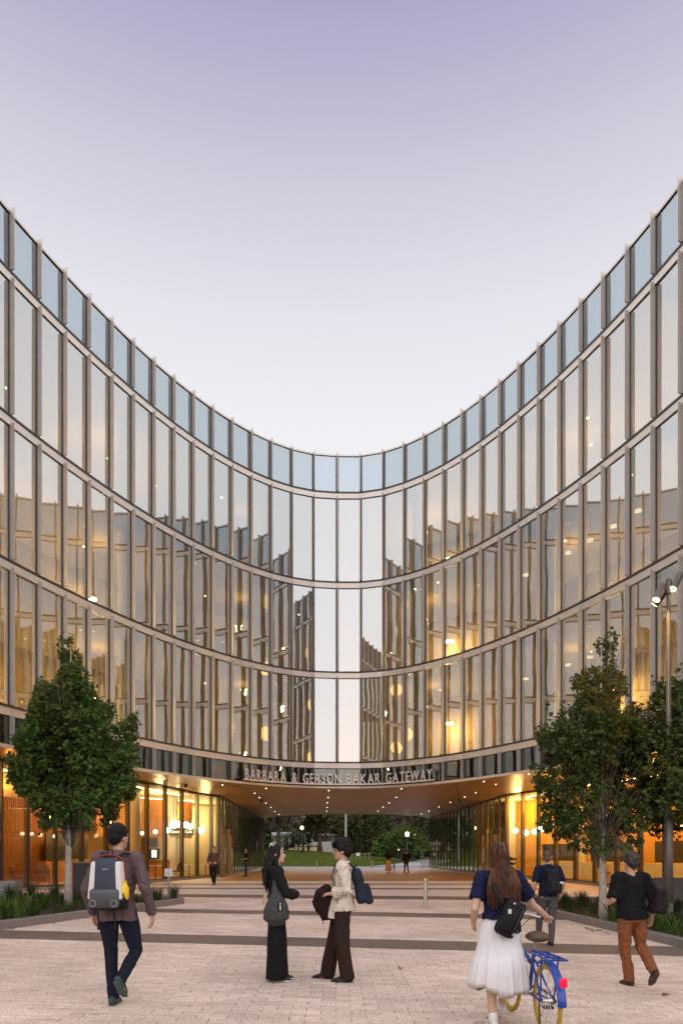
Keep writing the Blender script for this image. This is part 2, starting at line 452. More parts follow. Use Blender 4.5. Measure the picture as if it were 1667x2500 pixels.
for a_ in AA:
    p, q = ray_hit(poly, a_), ray_hit(outer, a_)
    if not p or not q: continue
    cur = (bm.verts.new((*p, 3.466)), bm.verts.new((*q, 3.466)))
    if prev: bm.faces.new((prev[0], prev[1], cur[1], cur[0]))
    prev = cur
bm.normal_update()
for f in bm.faces:
    if f.normal.z > 0: f.normal_flip()
soffit = bobj('soffit', bm, sof)
# seams of the soffit
bm = bmesh.new()
for (a, b) in (((-5.2, 34.2), (-2.6, 59.9)), ((3.9, 35.2), (1.9, 58.7)), ((-8.2, 29.8), (-6.9, 40.2)), ((8.6, 28.0), (9.9, 39.6)), ((5.9, 33.5), (9.2, 50.))):
    bar(bm, (*a, 3.463), (*b, 3.463), .05, .006)
bobj('soffit_seam', bm, dark)
# rear edge beam of the passage
bm = bmesh.new()
for a, b in zip(back[:-1], back[1:]): bar(bm, (*a, 4.6), (*b, 4.6), .1, 2.2)
bobj('rear_fascia', bm, metal2)

def path_at_px(path, x):
    for a, b in zip(path[:-1], path[1:]):
        fa = px(x, a[1])-a[0]; fb = px(x, b[1])-b[0]
        if (fa <= 0) != (fb <= 0):
            t = fa/(fa-fb); return (lerp(a[0], b[0], t), lerp(a[1], b[1], t))
gf = -1.36                                                  # inside floor level
def zfl(x, y): return gz(x, y)+.01
def glass_run(pts, gm, nm, inward_sign, mull=.055, post=None):
    for k in range(len(pts)-1):
        a = Vector(pts[k]); b = Vector(pts[k+1]); t = (b-a).normalized(); n = Vector((t.y, -t.x))*inward_sign
        z0 = min(zfl(*a), zfl(*b))+.12
        bm = bmesh.new(); a2 = a+t*.03; b2 = b-t*.03
        bm.faces.new([bm.verts.new((*a2, z0)), bm.verts.new((*b2, z0)), bm.verts.new((*b2, 3.40)), bm.verts.new((*a2, 3.40))])
        bobj(nm, bm, gm)
        bm = bmesh.new()
        q0 = a2-n*.10; q1 = b2-n*.10; q2 = b2+n*.06; q3 = a2+n*.06
        pl = [tuple(q) for q in (q0, q1, q2, q3)]
        ar = sum(pl[k2][0]*pl[(k2+1) % 4][1]-pl[(k2+1) % 4][0]*pl[k2][1] for k2 in range(4))
        if ar < 0: pl.reverse()
        prism(bm, pl, z0-.35, z0+.0)
        bobj('base_curb', bm, M('kerb_concrete', (.26, .24, .22), rough=.85, var=.12, scale=5, bump=.1))
        bm = bmesh.new(); bar(bm, (*a2, 3.43), (*b2, 3.43), .09, .07); bobj('head_rail', bm, dark)
        bm = bmesh.new(); bar(bm, (*a2, z0+.03), (*b2, z0+.03), .07, .055); bobj('glass_rail', bm, dark)
    for k, p in enumerate(pts):
        a = Vector(pts[max(0, k-1)]); b = Vector(pts[min(len(pts)-1, k+1)]); t = (b-a).normalized(); n = Vector((t.y, -t.x))*inward_sign
        z0 = zfl(*p)+.12; c = Vector(p)
        bm = bmesh.new(); pl = [c-t*mull/2+n*.05, c+t*mull/2+n*.05, c+t*mull/2-n*.05, c-t*mull/2-n*.05]
        ar = sum(pl[k2].x*pl[(k2+1) % 4].y-pl[(k2+1) % 4].x*pl[k2].y for k2 in range(4))
        if ar < 0: pl.reverse()
        prism(bm, [tuple(q) for q in pl], z0, 3.42); bobj('mullion', bm, dark)
        if post:
            bm = bmesh.new(); pl = [c-t*.022-n*.06, c+t*.022-n*.06, c+t*.022-n*post, c-t*.022-n*post]
            ar = sum(pl[k2].x*pl[(k2+1) % 4].y-pl[(k2+1) % 4].x*pl[k2].y for k2 in range(4))
            if ar < 0: pl.reverse()
            prism(bm, [tuple(q) for q in pl], z0, 3.40); bobj('glass_fin', bm, M('fin_inner', (.15, .12, .06), rough=.4, metal=.3, var=.08))
lp = [LG[0], (-13.6, 20.0)]
lp += [path_at_px(LG, x) for x in (-60, 5, 70, 139, 203, 262, 315, 362, 406, 447, 484, 518)]+[LG[4]]
lp = [p for p in lp if p]
rp_ = [RG[6]]+[path_at_px(RG, x) for x in (1273, 1311, 1353.5, 1401, 1448, 1501, 1558, 1619, 1690)]+[RG[0]]
rp_ = [p for p in rp_ if p]
glass_run(lp, g_gr, 'ground_pane', 1, post=.20)
glass_run(rp_, g_gr, 'ground_pane', 1, post=.20)
def along(a, b, step): 
    n = max(1, round((Vector(b)-Vector(a)).length/step)); return [tuple(Vector(a).lerp(Vector(b), k/n)) for k in range(n+1)]
pl_ = along(LG[4], LG[5], 1.35); pr_ = along(RG[6], RG[7], 1.35)
glass_run(pl_, g_pas, 'passage_pane', 1, mull=.05)
glass_run(list(reversed(pr_)), g_pas, 'passage_pane', 1, mull=.05)
# doors in the passage walls: two leaves each side
doorm = M('door_frame', (.30, .22, .14), rough=.35, metal=.6, var=.1)
for side, X0, ys in ((1, -6.86, (40.7, 42.0, 43.4, 44.7)), (-1, 9.80, (40.4, 41.9, 43.3, 44.8))):
    for (ya, yb) in ((ys[0], ys[1]), (ys[2], ys[3])):
        xx = X0 if side == 1 else X0-(ya-40)*.035
        d = empty('door', (xx, (ya+yb)/2, -1.38)); d.parent = B; d.matrix_parent_inverse = Matrix.Translation(-BL)
        bm = bmesh.new(); w = (yb-ya)/2
        for yy in (-w+.05, w-.05, 0): box(bm, .0, .09, yy-.05, yy+.05, .02, 2.75)
        box(bm, 0, .09, -w+.1, w-.1, 2.62, 2.75); box(bm, 0, .09, -w+.1, w-.1, .02, .16)
        box(bm, -.02, .12, -w, w, 2.76, 2.96)
        f = obj('door_frame', bm, doorm, d)
        if side == -1: f.scale = (-1, 1, 1)
        bm = bmesh.new()
        for yy in (-.14, .14): tube(bm, [(.15*side, yy, .8), (.15*side, yy, 1.7)], .018, n=8)
        obj('handle', bm, M('steel', (.55, .53, .5), rough=.3, metal=1., var=.05), d)

# downlights set into the soffit (positions as photographed) and three dome cameras
DL = [(622, 1936.5), (633.7, 1947), (649, 1960.6), (661.6, 1971), (671, 1981), (681, 1988), (802.5, 1930), (801, 1947), (799, 1960), (798, 1971), (797, 1980),
      (979.5, 1925.4), (967, 1946.8), (949.5, 1960), (935, 1970.5), (922.6, 1980), (1099, 1959), (1071, 1970), (1047, 1980), (1028, 1987),
      (649.5, 1924.5), (1180.6, 1908), (1209.6, 1915), (1161, 1935), (1133.5, 1946), (543.6, 1916.5), (401.5, 1901), (300, 1880), (1290, 1890), (1330, 1880)]
for k, (x, y) in enumerate(DL):
    D = 3.46*F/(YH-y); c = (px(x, D), D, 3.462); bm = bmesh.new()
    tube(bm, [c, (c[0], c[1], 3.445)], .034, n=10, round_end=False); bobj('soffit_downlight', bm, emit('soffit_light_glow', (1, .80, .52), 6))
for k, (x, y) in enumerate(((454, 1915), (638, 1953), (1121, 1952))):
    D = 3.46*F/(YH-y); bm = bmesh.new(); c = (px(x, D), D, 3.40)
    tube(bm, [(c[0], c[1], 3.46), c], .10, n=12, round_end=False); ell(bm, (c[0], c[1], 3.38), (.085, .085, .085), n=12, m=8); bobj('dome_camera', bm, dark, smooth=True)
for (x, y, p) in ((-4.5, 41, 160), (0, 40, 120), (5, 41, 160), (-4, 48, 190), (1, 47, 150), (6, 48, 190), (-4, 55, 190), (1, 54, 150), (6, 56, 190), (-5.3, 63, 130), (7, 62, 130)):
    l = lamp('soffit_light_source', (x, y, 3.3), p*1.9, (1, .52, .17), .15, 'SPOT'); l.data.spot_size = R_(140); l.data.spot_blend = .8

# ---- ground-floor rooms
wood = M('wood_slat', (.40, .16, .042), rough=.5, var=.22, scale=3, stretch=(6, 6, .6))
wood2 = M('wood_slat_dark', (.20, .075, .022), rough=.55, var=.2, scale=3, stretch=(6, 6, .6))
plaster = M('warm_plaster', (.60, .44, .24), rough=.8, var=.04, scale=1)
ceil_g = M('ground_ceiling', (.60, .46, .27), rough=.7, var=.03)
floor_g = M('ground_floor_boards', (.34, .21, .10), rough=.35, var=.15, stretch=(1, 8, 1))
white_cab = M('white_cabinet', (.72, .68, .58), rough=.5, var=.03)
blackp = M('black_panel', (.03, .024, .018), rough=.3, var=.1)
def poly_sheet(nm, pts, z, m, up):
    bm = bmesh.new(); f = bm.faces.new([bm.verts.new((*p, z)) for p in pts]); bmesh.ops.triangulate(bm, faces=bm.faces[:])
    bm.normal_update()
    for f in bm.faces:
        if (f.normal.z > 0) != up: f.normal_flip()
    bobj(nm, bm, m)
LROOM = [LG[0], LG[1], LG[2], LG[3], LG[4], (-7.0, 52), (-20, 52), (-24, 17)]
RROOM = [RG[0], (24, 17), (22, 52), (9.45, 52), RG[6], RG[5], RG[4], RG[3], RG[2], RG[1]]
def inset(pts, c, d): return [tuple(Vector(p)+(Vector(c)-Vector(p)).normalized()*d) for p in pts]
for nm, pts, c in (('l', LROOM, (-15, 36)), ('r', RROOM, (16, 36))):
    q = inset(pts, c, .15)
    poly_sheet('room_floor', q, gf+.02, floor_g, True); poly_sheet('room_ceiling', q, 3.36, ceil_g, False)
def wallrun(nm, pts, z0, z1, m, th=.12):
    for a, b in zip(pts[:-1], pts[1:]):
        bm = bmesh.new(); bar(bm, (*a, (z0+z1)/2), (*b, (z0+z1)/2), th, z1-z0); bobj(nm, bm, m)
WL = [(-20.5, 19.0), (-17.2, 27.5), (-14.6, 34.6), (-14.2, 37.0)]
wallrun('room_wall', WL, gf, 3.35, wood2)
wallrun('room_wall', [(-14.2, 37.0), (-16.0, 42.0), (-7.3, 49.0)], gf, 3.35, plaster)
# vertical slats on the wood wall
bm = bmesh.new()
for a, b in zip(WL[:-1], WL[1:]):
    a = Vector(a); b = Vector(b); t = (b-a).normalized(); n = Vector((t.y, -t.x)); L = (b-a).length; k = .06
    while k < L-.05:
        c = a+t*k+n*.09
        for (z0, z1) in ((gf+.03, 1.02), (1.06, 3.34)):
            bar(bm, (c.x, c.y, z0), (c.x, c.y, z1), .075, .05, up=(t.x, t.y, 0))
        k += .115
bobj('wood_slats', bm, wood, kind='stuff')
# a lower dropped ceiling edge, dark display, pale pier, columns
wallrun('bulkhead', [(-15.6, 23), (-12.2, 31.5)], 2.35, 3.35, plaster, .15)
wallrun('display_panel', [(-14.25, 33.4), (-13.3, 36.4)], -.25, 1.0, blackp, .08)
wallrun('side_counter', [(-14.0, 32.4), (-12.75, 36.6)], gf+.03, -.35, wood, .5)
wallrun('pale_pier', [(-16.45, 28.4), (-15.95, 29.8)], -.9, 2.6, plaster, .18)
for (x, y) in ((-10.35, 35.0), (-9.6, 40.0), (-15.0, 27.5), (13.2, 36.5), (15.2, 28.5), (11.2, 43.5)):
    bm = bmesh.new(); tube(bm, [(x, y, gf+.02), (x, y, 3.35)], .30, n=20, round_end=False); o = bobj('column', bm, colm)
# cafe counter and equipment wall
wallrun('cafe_counter', [(-12.4, 38.3), (-9.6, 40.2)], gf+.03, -.35, wood, .7)
wallrun('counter_top', [(-12.45, 38.25), (-9.55, 40.2)], -.345, -.30, white_cab, .78)
wallrun('upper_cladding', [(-13.6, 38.6), (-9.2, 43.4)], 1.0, 3.3, wood, .1)
wallrun('menu_wall', [(-11.6, 44.2), (-7.6, 47.4)], gf, 3.3, M('cafe_wall', (.70, .58, .36), rough=.7, var=.04), .1)
cove = emit('cove_glow', (1, .74, .36), 9)
for a, b in (((-14.2, 24.5), (-10.9, 32.6)), ((-10.0, 33.4), (-8.8, 38.6)), ((-13.4, 38.2), (-9.0, 43.2)), ((14.0, 26.5), (12.2, 34.5)), ((12.0, 35.4), (11.0, 40.5))):
    bm = bmesh.new(); bar(bm, (*a, 3.33), (*b, 3.33), .10, .03); bobj('cove_light', bm, cove)
# right rooms
ochre = M('ochre_wall', (.68, .36, .05), rough=.75, var=.05, scale=1)
WR = [(18.6, 18.0), (17.0, 26.0), (15.4, 33.0), (14.6, 39.0), (9.75, 47.5)]
wallrun('room_wall', WR, gf, 3.35, ochre)
for k in range(9):
    a = Vector((15.3, 26.0)).lerp(Vector((12.0, 40.5)), k/9.); b = Vector((15.3, 26.0)).lerp(Vector((12.0, 40.5)), (k+.985)/9.)
    bm = bmesh.new(); bar(bm, (*a, (gf+.04-.42)/2), (*b, (gf+.04-.42)/2), .55, -.42-gf-.04); bobj('base_cabinet', bm, white_cab)
    if k not in (3, 6):
        bm = bmesh.new(); bar(bm, (*(a+Vector((.3, .1))), .10), (*(b+Vector((.3, .1))), .10), .06, .96); bobj('dark_screen', bm, blackp)
for (x, y, z, p, c) in ((-15.2, 23, 2.9, 230, (1, .44, .08)), (-13.6, 28, 2.9, 240, (1, .44, .08)), (-12.2, 32.0, 2.9, 240, (1, .46, .09)), (-11.6, 36.3, 2.8, 230, (1, .68, .28)), (-9.6, 37.6, 2.7, 260, (1, .72, .32)),
                        (-9.9, 42.3, 2.5, 300, (1, .74, .34)), (-8.6, 44.8, 2.2, 260, (1, .76, .38)), (13.6, 23, 2.9, 300, (1, .46, .045)), (13.3, 28, 2.9, 380, (1, .46, .045)),
                        (12.4, 33, 2.9, 420, (1, .48, .05)), (12.0, 37.5, 2.8, 420, (1, .49, .055)), (11.2, 42, 2.6, 300, (1, .66, .24)), (16, 27, 2.6, 160, (1, .46, .045))):
    lamp('room_light_source', (x, y, z), p, c, .25)

# ---- things standing in the ground-floor rooms
globe_m = emit('globe_glow', (1, .86, .58), 11)
def globe(x, y, z, r, lab, rod=True):
    t = empty('globe_pendant', (x, y, z), label=lab, cat='pendant lamp', group='white globe lamps in the ground-floor rooms')
    bm = bmesh.new(); ell(bm, (0, 0, 0), (r, r, r*.92), n=16, m=10); obj('globe', bm, globe_m, t, True)
    bm = bmesh.new(); tube(bm, [(0, 0, r*.9), (0, 0, 3.35-z)], .012, n=6, round_end=False); obj('rod', bm, dark, t)
    bm = bmesh.new(); tube(bm, [(0, 0, r*.86), (0, 0, r*1.05)], .05, n=10, round_end=False); obj('lamp_cap', bm, dark, t)
for k, (xp, yp, D, r) in enumerate(((424, 2013, 37.6, .22), (410, 2027, 38.6, .17), (437, 2012, 39.4, .20), (455, 2014, 38.4, .19), (465, 2018, 38.0, .18), (492, 2027, 39.0, .20), (380, 2031, 37.8, .12), (347, 2034, 37.4, .10))):
    labs = ['large glowing white globe lamp above the left half of the cafe sign', 'glowing globe lamp at the left end of the cafe sign', 'glowing globe lamp in the middle of the cluster over the cafe sign',
            'glowing globe lamp over the right half of the cafe sign', 'glowing globe lamp at the right end of the cluster over the cafe sign', 'single glowing globe lamp right of the cafe sign beside the pale column',
            'small bowl lamp above the coffee counter, right one', 'small bowl lamp above the coffee counter, nearest the round column']
    globe(px(xp, D), D, pz(yp, D), r, labs[k])
for k, (xp, yp, D) in enumerate(((1257, 2028, 40.5), (1283, 2033, 38.5), (1305, 2030, 37.5), (1322, 2024, 36.5), (1345, 2018, 36.0))):
    labs = ['globe lamp at the passage corner of the orange right-hand room', 'globe lamp in the first wide pane of the right-hand room', 'globe lamp left of the right-hand tree, behind its outer leaves',
            'globe lamp half hidden by the left edge of the right tree crown', 'globe lamp deep behind the right tree crown']
    globe(px(xp, D), D, pz(yp, D), .17, labs[k])
def glyphs(txt, size, m, ext=.004):
    """one flat-lit text mesh, x to the right, z up"""
    c = bpy.data.curves.new('text', 'FONT'); c.body = txt; c.size = size; c.extrude = ext; c.align_x = 'CENTER'; c.resolution_u = 3
    o = bpy.data.objects.new('tmp', c); COL.objects.link(o); dg = bpy.context.evaluated_depsgraph_get(); dg.update()
    me = bpy.data.meshes.new_from_object(o.evaluated_get(dg)); bpy.data.objects.remove(o)
    me.transform(Matrix.Rotation(math.pi/2, 4, 'X')); me.materials.clear(); return me
D = 39.6; cs = empty('cafe_sign', (px(443, D), D, pz(2031, D)), R_(8), label='dark brown sign board reading Gateway Cafe hanging under globe lamps', cat='sign')
bm = bmesh.new(); box(bm, -.72, .72, 0, .05, -.20, .24); obj('sign_board', bm, M('sign_brown', (.045, .022, .012), rough=.5), cs)
me = glyphs('Gateway Cafe', .22, None); o = link('lettering', me, emit('sign_letter_glow', (1, .72, .34), 1.6), cs); o.location = (0, -.012, -.06)
bm = bmesh.new()
for s in (-.6, .6): bar(bm, (s, .025, .24), (s, .025, 3.35-cs.location.z), .012)
obj('hanger', bm, dark, cs)
seatm = M('chair_shell', (.20, .10, .045), rough=.5, var=.15)
def cafe_chair(x, y, rz, lab):
    t = empty('lounge_chair', (x, y, gf+.025), rz, label=lab, cat='chair')
    bm = bmesh.new(); tube(bm, [(0, -.20, .42), (0, .22, .44)], [.27, .28], flat=.16, side=(1, 0, 0), n=14); obj('seat', bm, seatm, t, True)
    bm = bmesh.new(); tube(bm, [(0, .24, .46), (0, .30, .66), (0, .34, .84)], [.28, .29, .24], flat=.14, side=(1, 0, 0), n=14); obj('backrest', bm, seatm, t, True)
    for sx in (-1, 1):
        for sy in (-1, 1):
            bm = bmesh.new(); tube(bm, [(sx*.18, sy*.16, .40), (sx*.25, sy*.24, 0)], [.018, .012], n=8); obj('leg', bm, wood2, t, True)
for (xp, D, rz, lab) in ((108, 28.2, .6, 'brown shell lounge chair behind the glass left of the white tree trunk'), (48, 26.6, 2.2, 'brown lounge chair at the far left of the lobby, beside the concrete wall'), (428, 36.6, -1.9, 'brown lounge chair inside the cafe behind the accessible parking sign'),
                         (1490, 33.4, 1.2, 'brown chair inside the right-hand room behind the birch-white tree trunk'), (206, 30.5, -.5, 'brown lounge chair in the lobby right of the white tree trunk')):
    cafe_chair(px(xp, D), D, rz, lab)
def cafe_table(x, y, lab, r=.38, h=.74):
    t = empty('cafe_table', (x, y, gf+.025), label=lab, cat='table')
    bm = bmesh.new(); tube(bm, [(0, 0, h-.03), (0, 0, h)], r, n=20, round_end=False); obj('tabletop', bm, white_cab, t)
    bm = bmesh.new(); tube(bm, [(0, 0, .03), (0, 0, h-.03)], .03, n=8, round_end=False); obj('pedestal', bm, dark, t)
    bm = bmesh.new(); tube(bm, [(0, 0, 0), (0, 0, .03)], .22, n=16, round_end=False); obj('table_base', bm, dark, t)
for (xp, D, lab) in ((380, 35.4, 'low cafe table behind the glass left of the accessible sign'), (462, 38.6, 'cafe table under the cafe sign behind the glass'), (502, 39.6, 'cafe table at the right end of the cafe by the corner')):
    cafe_table(px(xp, D), D, lab)
cm = empty('coffee_machine', (px(367, 38.2), 38.9, -.298), R_(30), label='black and steel coffee dispenser with lit panels on the cafe counter', cat='coffee machine')
bm = bmesh.new(); box(bm, -.30, .30, -.2, .2, 0, .62); obj('machine_body', bm, blackp, cm)
for s in (-.14, .02):
    bm = bmesh.new(); box(bm, s, s+.09, -.215, -.2, .1, .52); obj('lit_panel', bm, emit('panel_glow', (.8, .95, .9), 2.2), cm)
bm = bmesh.new(); box(bm, -.33, .33, -.23, .23, .62, .66); obj('machine_lid', bm, M('steel', (.55, .53, .5), rough=.3, metal=1.), cm)
# pendant lamps on thin rods behind the upper windows
pend_m = emit('pendant_shade_glow', (1, .88, .66), 1.3)
pk = -1
PLAB = ['a right-wing second-row window, left of its row of four', 'a right-wing second-row window, second of its row of four', 'a right-wing second-row window, third of its row of four', 'a right-wing second-row window, rightmost of its row of four', 'a second-row window left of the row of four',
    'a lowest-row window on the right, leftmost there', 'a lowest-row window on the right, middle of three', 'a lowest-row window on the right, nearest the right tree', 'the lowest-row window just right of the bright centre', 'the second-row window just right of the bright centre', 'the third-row window just right of the bright centre',
    'a lowest-row window above the left tree', 'a second-row window above the left tree', 'a second-row window on the left wing, halfway to the centre']
for (i, d, r) in ((NC+10, -1.5, 1), (NC+11, -1.5, 1), (NC+12, -1.5, 1), (NC+13, -1.5, 1), (NC+8, -1.5, 1), (NC+8, -1.5, 0), (NC+10, -1.5, 0), (NC+11, -1.5, 0), (NC+3, -2.4, 0), (NC+3, -2.4, 1), (NC+3, -2.4, 2), (NC-15, -1.6, 0), (NC-15, -1.6, 1), (NC-9, -1.8, 1)):
    zc = (9.31, 14.07, 18.81)[r]; q = off(i, d); pk += 1
    t = empty('ceiling_pendant', (q[0], q[1], zc), label='white disc pendant behind '+PLAB[pk], cat='pendant lamp', group='disc pendants behind the upper windows')
    bm = bmesh.new(); tube(bm, [(0, 0, 0), (0, 0, -1.25)], .014, n=6, round_end=False); obj('rod', bm, white_cab, t)
    bm = bmesh.new(); tube(bm, [(0, 0, -1.25), (0, 0, -1.32)], [.12, .13], n=14, round_end=False); obj('shade', bm, pend_m, t)
    bm = bmesh.new(); tube(bm, [(0, 0, -.001), (0, 0, -.03)], .07, n=10, round_end=False); obj('ceiling_plate', bm, white_cab, t)

# ---- lettering over the passage
letm = M('letter_metal', (.56, .53, .50), rough=.45, metal=.2, var=.04)
sign = empty('gateway_sign', (px(820, 35.6), 35.6, 3.66), label='metal letters reading BARBARA & GERSON BAKAR GATEWAY standing on a rail over the passage', cat='sign')
SL = Vector(sign.location)
txt = 'BARBARA & GERSON BAKAR GATEWAY'; size = .70; ZB = 3.70
cache = {}
dgl = None
def letter(ch):
    if ch not in cache:
        c = bpy.data.curves.new('letter', 'FONT'); c.body = ch; c.size = size; c.extrude = .03; c.resolution_u = 4; c.offset = .009
        o = bpy.data.objects.new('tmp', c); COL.objects.link(o); dg = bpy.context.evaluated_depsgraph_get(); dg.update()
        me = bpy.data.meshes.new_from_object(o.evaluated_get(dg)); bpy.data.objects.remove(o)
        xs = [v.co.x for v in me.vertices]; x0, x1 = min(xs), max(xs)
        me.transform(Matrix.Translation((-(x0+x1)/2, 0, 0))); me.transform(Matrix.Rotation(math.pi/2, 4, 'X')); me.materials.clear(); me.materials.append(letm)
        cache[ch] = (me, x1-x0)
    return cache[ch]
# arc-length path of the letter line, offset into the court from the facade
PATH = [Vector(off(i, .32)) for i in range(NC-8, NC+8)]
fine = []
for k in range(len(PATH)-1):                    # Catmull-Rom smoothing
    p0, p1, p2, p3 = PATH[max(0, k-1)], PATH[k], PATH[k+1], PATH[min(len(PATH)-1, k+2)]
    for s in range(12):
        t = s/12.; fine.append(.5*((2*p1)+(p2-p0)*t+(2*p0-5*p1+4*p2-p3)*t*t+(3*p1-p0-3*p2+p3)*t*t*t))
S = [0.]
for a, b in zip(fine[:-1], fine[1:]): S.append(S[-1]+(b-a).length)
def s_at_px(x):
    for k in range(len(fine)-1):
        if CX+fine[k].x/fine[k].y*F <= x <= CX+fine[k+1].x/fine[k+1].y*F: return S[k]
def at_s(s):
    for k in range(len(S)-1):
        if S[k] <= s <= S[k+1]:
            t = (s-S[k])/(S[k+1]-S[k]); return fine[k].lerp(fine[k+1], t), (fine[k+1]-fine[k]).normalized()
sa, sb = s_at_px(601), s_at_px(1056)
gapw = .115; spw = .36
ws = [spw if c == ' ' else letter(c)[1]+gapw for c in txt]; tot = sum(ws)-gapw; k_ = (sb-sa)/tot
s = sa
for ch, w in zip(txt, ws):
    if ch != ' ':
        me, wd = letter(ch); p, t = at_s(s+wd*k_/2)
        o = bpy.data.objects.new('letter', me); COL.objects.link(o); o.parent = sign
        o.location = (p.x-SL.x, p.y-SL.y, ZB-SL.z); o.rotation_euler = (0, 0, math.atan2(t.y, t.x)); o.scale = (k_, 1, 1.04)
    s += w*k_
bm = bmesh.new()
kk = [i for i in range(len(S)) if sa-.15 <= S[i] <= sb+.15]
for a, b in zip(kk[:-1], kk[1:]): bar(bm, (fine[a].x-SL.x, fine[a].y-SL.y, ZB-.045-SL.z), (fine[b].x-SL.x, fine[b].y-SL.y, ZB-.045-SL.z), .09, .07)
obj('rail', bm, letm, sign)
bm = bmesh.new()
for i in range(NC-6, NC+7):
    q = off(i, .20); q2 = off(i, .05); bar(bm, (q[0]-SL.x, q[1]-SL.y, ZB-.05-SL.z), (q2[0]-SL.x, q2[1]-SL.y, ZB-.05-SL.z), .04, .04)
obj('rail_bracket', bm, dark, sign)
# ================================================================ GROUND
def terrain(name, xs, ys, dz, m, hole=None, **k):
    v = []; f = []; nx = len(xs)
    for y in ys:
        for x in xs: v.append((x, y, gz(x, y)+dz))
    for j in range(len(ys)-1):
        for i in range(nx-1): f.append((j*nx+i, j*nx+i+1, (j+1)*nx+i+1, (j+1)*nx+i))
    return pydata(name, v, f, m, **k)
def frange(a, b, n): return [a+(b-a)*i/n for i in range(n+1)]

def pavermat(name, col, spk=.28, tint=True):
    m = bpy.data.materials.new(name); t, n = nodes_of(m); b = n['Principled BSDF']; b.inputs['Roughness'].default_value = .75
    b.inputs['Specular IOR Level'].default_value = .35
    ge = n.new('ShaderNodeNewGeometry'); 
    n1 = n.new('ShaderNodeTexNoise'); n1.inputs['Scale'].default_value = 75; n1.inputs['Detail'].default_value = 3; t.links.new(ge.outputs['Position'], n1.inputs[0])
    n2 = n.new('ShaderNodeTexNoise'); n2.inputs['Scale'].default_value = .7; n2.inputs['Detail'].default_value = 4; t.links.new(ge.outputs['Position'], n2.inputs[0])
    r = n.new('ShaderNodeValToRGB'); r.color_ramp.elements[0].position = .36; r.color_ramp.elements[1].position = .62
    r.color_ramp.elements[0].color = (*[c*(1-spk) for c in col], 1); r.color_ramp.elements[1].color = (*[min(1, c*(1+spk*.45)) for c in col], 1)
    t.links.new(n1.outputs[0], r.inputs[0])
    mr = n.new('ShaderNodeMapRange'); mr.inputs['From Min'].default_value = .3; mr.inputs['From Max'].default_value = .7; mr.inputs['To Min'].default_value = .80; mr.inputs['To Max'].default_value = 1.10
    t.links.new(n2.outputs[0], mr.inputs[0])
    mr2 = n.new('ShaderNodeMapRange'); mr2.inputs['To Min'].default_value = .86; mr2.inputs['To Max'].default_value = 1.10
    t.links.new(ge.outputs['Random Per Island'], mr2.inputs[0])
    mu = n.new('ShaderNodeMath'); mu.operation = 'MULTIPLY'; t.links.new(mr.outputs[0], mu.inputs[0])
    if tint:
        oi = n.new('ShaderNodeObjectInfo'); ad2 = n.new('ShaderNodeMath'); ad2.operation = 'ADD'; wr = n.new('ShaderNodeMath'); wr.operation = 'FRACT'
        t.links.new(ge.outputs['Random Per Island'], ad2.inputs[0]); t.links.new(oi.outputs['Random'], ad2.inputs[1]); t.links.new(ad2.outputs[0], wr.inputs[0])
        t.links.new(wr.outputs[0], mr2.inputs[0]); t.links.new(mr2.outputs[0], mu.inputs[1])
    else: mu.inputs[1].default_value = 1
    vm = n.new('ShaderNodeVectorMath'); vm.operation = 'SCALE'; t.links.new(r.outputs[0], vm.inputs[0]); t.links.new(mu.outputs[0], vm.inputs['Scale'])
    t.links.new(vm.outputs[0], b.inputs['Base Color'])
    bp = n.new('ShaderNodeBump'); bp.inputs['Strength'].default_value = .35; bp.inputs['Distance'].default_value = .004
    t.links.new(n1.outputs[0], bp.inputs['Height']); t.links.new(bp.outputs[0], b.inputs['Normal'])
    MATS[name] = m; return m
pav = pavermat('paver_granite', (.715, .57, .458), spk=.42)
bandm = pavermat('band_stone', (.17, .130, .102), spk=.22)
bedm = M('joint_sand', (.07, .055, .045), rough=.95, var=.2, scale=20)
def farpave():
    m = bpy.data.materials.new('far_paving'); t, n = nodes_of(m); b = n['Principled BSDF']; b.inputs['Roughness'].default_value = .7
    ge = n.new('ShaderNodeNewGeometry')
    br = n.new('ShaderNodeTexBrick'); br.inputs['Scale'].default_value = 1; br.inputs['Brick Width'].default_value = .3; br.inputs['Row Height'].default_value = .145
    br.inputs['Mortar Size'].default_value = .005; br.inputs['Color1'].default_value = (.62, .52, .455, 1); br.inputs['Color2'].default_value = (.66, .56, .49, 1); br.inputs['Mortar'].default_value = (.1, .08, .065, 1)
    t.links.new(ge.outputs['Position'], br.inputs[0]); t.links.new(br.outputs[0], b.inputs['Base Color']); return m
farp = farpave()

# base sheets
plaza = terrain('plaza', frange(-16, 16, 16), frange(-12, 24.4, 30), -.045, bedm, kind='structure')
far_plaza = terrain('far_plaza', frange(-16, 16, 16), frange(24.4, 67.5, 20), -.004, farp, kind='structure')
asph = M('asphalt', (.10, .10, .105), rough=.85, var=.15, scale=3, bump=.2)
pydata('ground', [(-700, -700, -3.2), (700, -700, -3.2), (700, 900, -3.2), (-700, 900, -3.2)], [(0, 1, 2, 3)], M('earth', (.12, .11, .09), rough=.95, var=.2, scale=.05), kind='structure')

